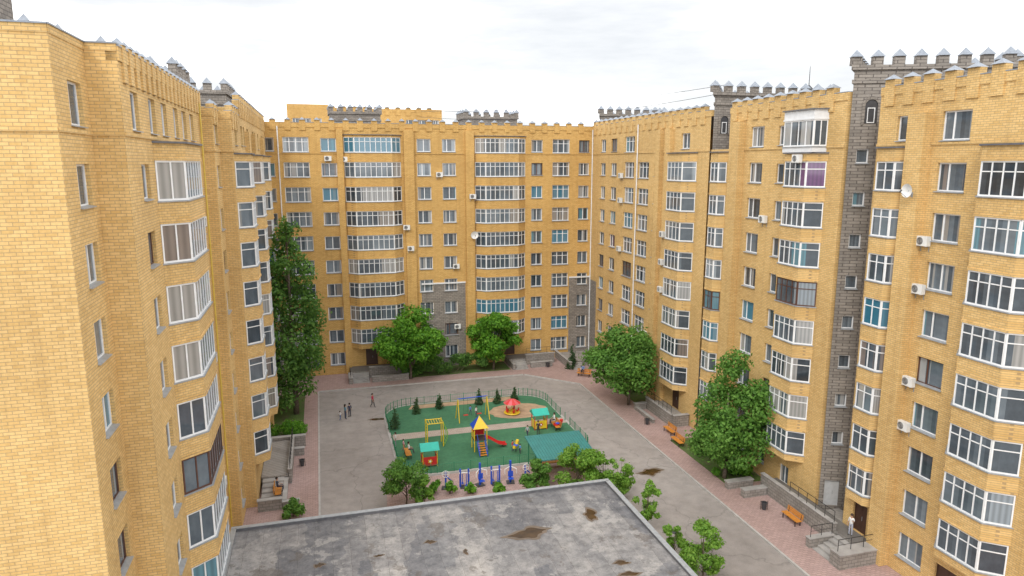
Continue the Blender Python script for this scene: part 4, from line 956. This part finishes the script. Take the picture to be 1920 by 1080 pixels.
# ------------------------------------------------------------------ people
def body_mesh(pose):
    J={}; E=[]; 
    def j(n,p,r,par=None,m='top'):
        J[n]=(Vector(p),r,len(J)); 
        if par: E.append((par,n,m))
    j('pel',(0,0,.96),.115); j('sp',(0,0,1.14),.11,'pel'); j('ch',(0,0,1.33),.125,'sp'); j('nk',(0,.0,1.475),.05,'ch','skin'); j('h1',(0,-.015,1.56),.085,'nk','skin'); j('h2',(0,-.01,1.645),.085,'h1','skin'); j('no',(0,-.118,1.585),.014,'h1','skin')
    for s,c in ((-1,'l'),(1,'r')):
        j('ear'+c,(s*.095,0,1.59),.014,'h1','skin')
        if pose=='sit': hip,kn,an,to=(s*.1,-.03,.93),(s*.13,-.45,.93),(s*.13,-.47,.53),(s*.13,-.62,.49)
        elif pose=='walk': hip,kn,an,to=(s*.09,0,.88),(s*.1,-.12 if s>0 else .02,.5),(s*.1,-.2 if s>0 else .26,.09 if s>0 else .16),(s*.1,-.36 if s>0 else .16,.05 if s>0 else .05)
        else: hip,kn,an,to=(s*.09,0,.88),(s*.105,-.01,.49),(s*.11,.01,.08),(s*.13,-.14,.04)
        j('hip'+c,hip,.085,'pel','leg'); j('kn'+c,kn,.058,'hip'+c,'leg'); j('an'+c,an,.042,'kn'+c,'leg'); j('to'+c,to,.036,'an'+c,'shoe')
        if pose=='sit': el,wr,pa=(s*.23,-.08,1.12),(s*.17,-.3,1.04),(s*.16,-.37,1.02)
        elif pose=='walk': el,wr,pa=(s*.24,.1*s,1.13),(s*.25,.1*s-.1,.9),(s*.25,.1*s-.13,.83)
        elif pose=='reach' and s>0: el,wr,pa=(.3,-.15,1.28),(.32,-.38,1.4),(.32,-.45,1.43)
        else: el,wr,pa=(s*.24,.02,1.12),(s*.26,-.05,.88),(s*.26,-.06,.81)
        j('sh'+c,(s*.175,0,1.39),.055,'ch'); j('el'+c,el,.042,'sh'+c,'top'); j('wr'+c,wr,.028,'el'+c,'skin'); j('pa'+c,pa,.032,'wr'+c,'skin')
        d=(Vector(pa)-Vector(wr)).normalized()
        for k,(o,l) in enumerate(((-.03,.07),(-.01,.08),(.01,.075),(.03,.06))): j('f%d%s'%(k,c),Vector(pa)+d*l+Vector((0,o,0)),.009,'pa'+c,'skin')
        j('th'+c,Vector(pa)+d*.02+Vector((-s*.01,-.06,0)),.01,'pa'+c,'skin')
    names=list(J); me=bpy.data.meshes.new('sk'); me.from_pydata([J[n][0] for n in names],[(J[a][2],J[b][2]) for a,b,_ in E],[])
    o=bpy.data.objects.new('sk',me); COL.objects.link(o); md=o.modifiers.new('s','SKIN'); sv=me.skin_vertices[0].data
    for i,n in enumerate(names): sv[i].radius=(J[n][1],J[n][1]); sv[i].use_root=(i==0)
    sb=o.modifiers.new('u','SUBSURF'); sb.levels=1; sb.render_levels=1
    dg=bpy.context.evaluated_depsgraph_get(); dg.update(); out=bpy.data.meshes.new_from_object(o.evaluated_get(dg)); bpy.data.objects.remove(o)
    ids={'skin':0,'top':1,'leg':2,'shoe':3}; segs=[(J[a][0],J[b][0],ids[m],(J[a][1]+J[b][1])/2) for a,b,m in E]; mi=[]
    for p in out.polygons:
        c=p.center; best=9;bi=0
        for A,B,m,r in segs:
            ab=B-A; t=max(0,min(1,(c-A).dot(ab)/ab.length_squared)); dd=(c-(A+ab*t)).length-r
            if dd<best: best=dd; bi=m
        mi.append(bi)
    out.materials.clear()
    for _ in range(4): out.materials.append(None)
    out.polygons.foreach_set('material_index',mi); out.polygons.foreach_set('use_smooth',[True]*len(mi)); out.update()
    return out
BM={}
def hairmesh(long_):
    mb=MB(); n=12
    prof=[(.112,1.56),(.12,1.62),(.115,1.69),(.085,1.735),(.03,1.755),(0,1.757)]
    vs=[]
    for r,z in prof:
        for i in range(n):
            a=2*PI*i/n; y=math.sin(a)*r
            zz=z
            if z<1.6: 
                if y<-.03: zz=1.65
                elif long_: zz=1.40 if y>0.02 else 1.5
            vs.append((math.cos(a)*r*.92,y*1.02+.01,zz))
    mb.add(vs,[(k*n+i,k*n+(i+1)%n,(k+1)*n+(i+1)%n,(k+1)*n+i) for k in range(len(prof)-1) for i in range(n)])
    return mb
def person(loc,h,pose,rz,top,leg,l,hair=(.03,.02,.015),long_=False):
    if pose not in BM: BM[pose]=body_mesh(pose)
    t=thing('person',l,'person',loc,rz); s=h/1.74; t.scale=(s,s,s)
    me=BM[pose].copy()
    for i,m in enumerate((M['skin'],cloth(top),cloth(leg),cloth((.05,.045,.045)))): me.materials[i]=m
    off=(0,0,-.45) if pose=='sit' else (0,0,0)
    O('body',me,t,off); hairmesh(long_).build('hair',[cloth(hair)],t,off,smooth=True)
def pg(px,py,z=.006): return W(*Guv(px,py),z)
person(pg(638,788),1.05,'walk',2.6,(.7,.7,.72),(.1,.15,.3),'child in a pale top, leftmost of the group on the asphalt')
person(pg(648,786),1.68,'stand',2.2,(.12,.25,.32),(.05,.07,.12),'woman in a teal top standing in the group on the asphalt',long_=True)
person(pg(656,782),1.6,'stand',-2.4,(.05,.05,.09),(.04,.04,.06),'person in dark clothes at the right of the group on the asphalt')
person(pg(699,764),1.65,'walk',1.2,(.42,.03,.07),(.04,.04,.05),'person in a red top walking alone across the asphalt')
person(pg(742,838,.1),1.4,'stand',-1.3,(.7,.7,.7),(.3,.3,.34),'person in white standing inside the left playground fence')
person(pg(757,846,.07),1.15,'walk',1.8,(.75,.35,.45),(.35,.1,.15),'child in pink walking inside the left playground fence')
person(W(6.95,60.8,.52),1.55,'sit',PHI+PI/2,(.8,.8,.8),(.06,.06,.08),'person in a white shirt sitting on the left playground bench')
person(pg(882,779,.07),1.1,'walk',.4,(.1,.25,.55),(.06,.07,.12),'child in blue running near the swing set')
person(pg(893,782,.07),1.15,'stand',.9,(.72,.72,.7),(.12,.12,.16),'child in a white shirt beside the swing set')
person(pg(961,846,.07),1.05,'reach',1.0,(.55,.08,.06),(.1,.12,.25),'child in red reaching towards the yellow spring rider')
person(pg(975,852,.07),1.0,'stand',-.9,(.1,.3,.6),(.05,.05,.07),'child in blue standing right of the yellow spring rider')
person(pg(989,820,.07),1.2,'walk',-.6,(.45,.45,.5),(.05,.05,.09),'child in grey walking left of the yellow play house')
person(pg(1009,818,.07),1.6,'stand',.3,(.04,.04,.05),(.05,.05,.06),'person in black standing in front of the yellow play house')
person(W(22.35,64.3,.52),1.6,'sit',PHI-PI/2,(.7,.7,.7),(.05,.05,.06),'person in a pale top sitting on the right playground bench')
person(W(31.5,79.7,.57),1.6,'sit',PHI-.6,(.15,.25,.5),(.04,.04,.05),'person in blue sitting on the far right corner bench')
person(pg(1090,706,.12),1.3,'stand',.6,(.65,.6,.6),(.1,.1,.1),'child in a pale top beside the far right corner bench')
person(W(35.2,37.2,1.0),1.65,'reach',PHI-1.3,(.75,.75,.74),(.4,.42,.5),'woman in white at the near right entrance door',(.05,.03,.02),True)
person(W(-4.35,56.0,.57),1.7,'sit',PHI+PI/2,(.05,.06,.09),(.03,.03,.05),'person in dark clothes sitting on the left porch bench')

# ------------------------------------------------------------------ light, sky, camera
w=bpy.data.worlds.new('World'); S.world=w; w.use_nodes=True; nt=w.node_tree
for n in list(nt.nodes): nt.nodes.remove(n)
out=nt.nodes.new('ShaderNodeOutputWorld'); b1=nt.nodes.new('ShaderNodeBackground'); b2=nt.nodes.new('ShaderNodeBackground'); mx=nt.nodes.new('ShaderNodeMixShader')
sky=nt.nodes.new('ShaderNodeTexSky'); sky.sky_type='NISHITA'; sky.sun_disc=False; sky.sun_elevation=R(45); sky.sun_rotation=R(200)
nt.links.new(sky.outputs[0],b1.inputs[0]); b1.inputs[1].default_value=.12
tc=nt.nodes.new('ShaderNodeTexCoord'); mp=nt.nodes.new('ShaderNodeMapping'); mp.inputs['Scale'].default_value=(1.3,1.3,7); nt.links.new(tc.outputs['Generated'],mp.inputs[0])
n1=noise(nt,mp.outputs[0],2.2,7,.6)
c=ramp(nt,n1,[(.33,(.295,.301,.31)),(.45,(.335,.338,.342)),(.58,(1,1,1))])
nt.links.new(c,b2.inputs[0]); b2.inputs[1].default_value=3.15
mx.inputs[0].default_value=.9; nt.links.new(b1.outputs[0],mx.inputs[1]); nt.links.new(b2.outputs[0],mx.inputs[2]); nt.links.new(mx.outputs[0],out.inputs[0])
ld=bpy.data.lights.new('sun','SUN'); ld.energy=1.5; ld.angle=R(16); ld.color=(1,.95,.87); lo=bpy.data.objects.new('sun',ld); COL.objects.link(lo); lo.rotation_euler=(R(45),0,R(-20))
cd=bpy.data.cameras.new('camera'); cam=bpy.data.objects.new('camera',cd); COL.objects.link(cam); cam.location=(0,0,H); cam.rotation_euler=(PI/2-TH,0,0)
cd.sensor_width=36; cd.lens=36*FP/1920; cd.clip_end=5000; cd.clip_start=.1
S.camera=cam
S.view_settings.view_transform='Standard'; S.view_settings.look='None'; S.view_settings.exposure=0
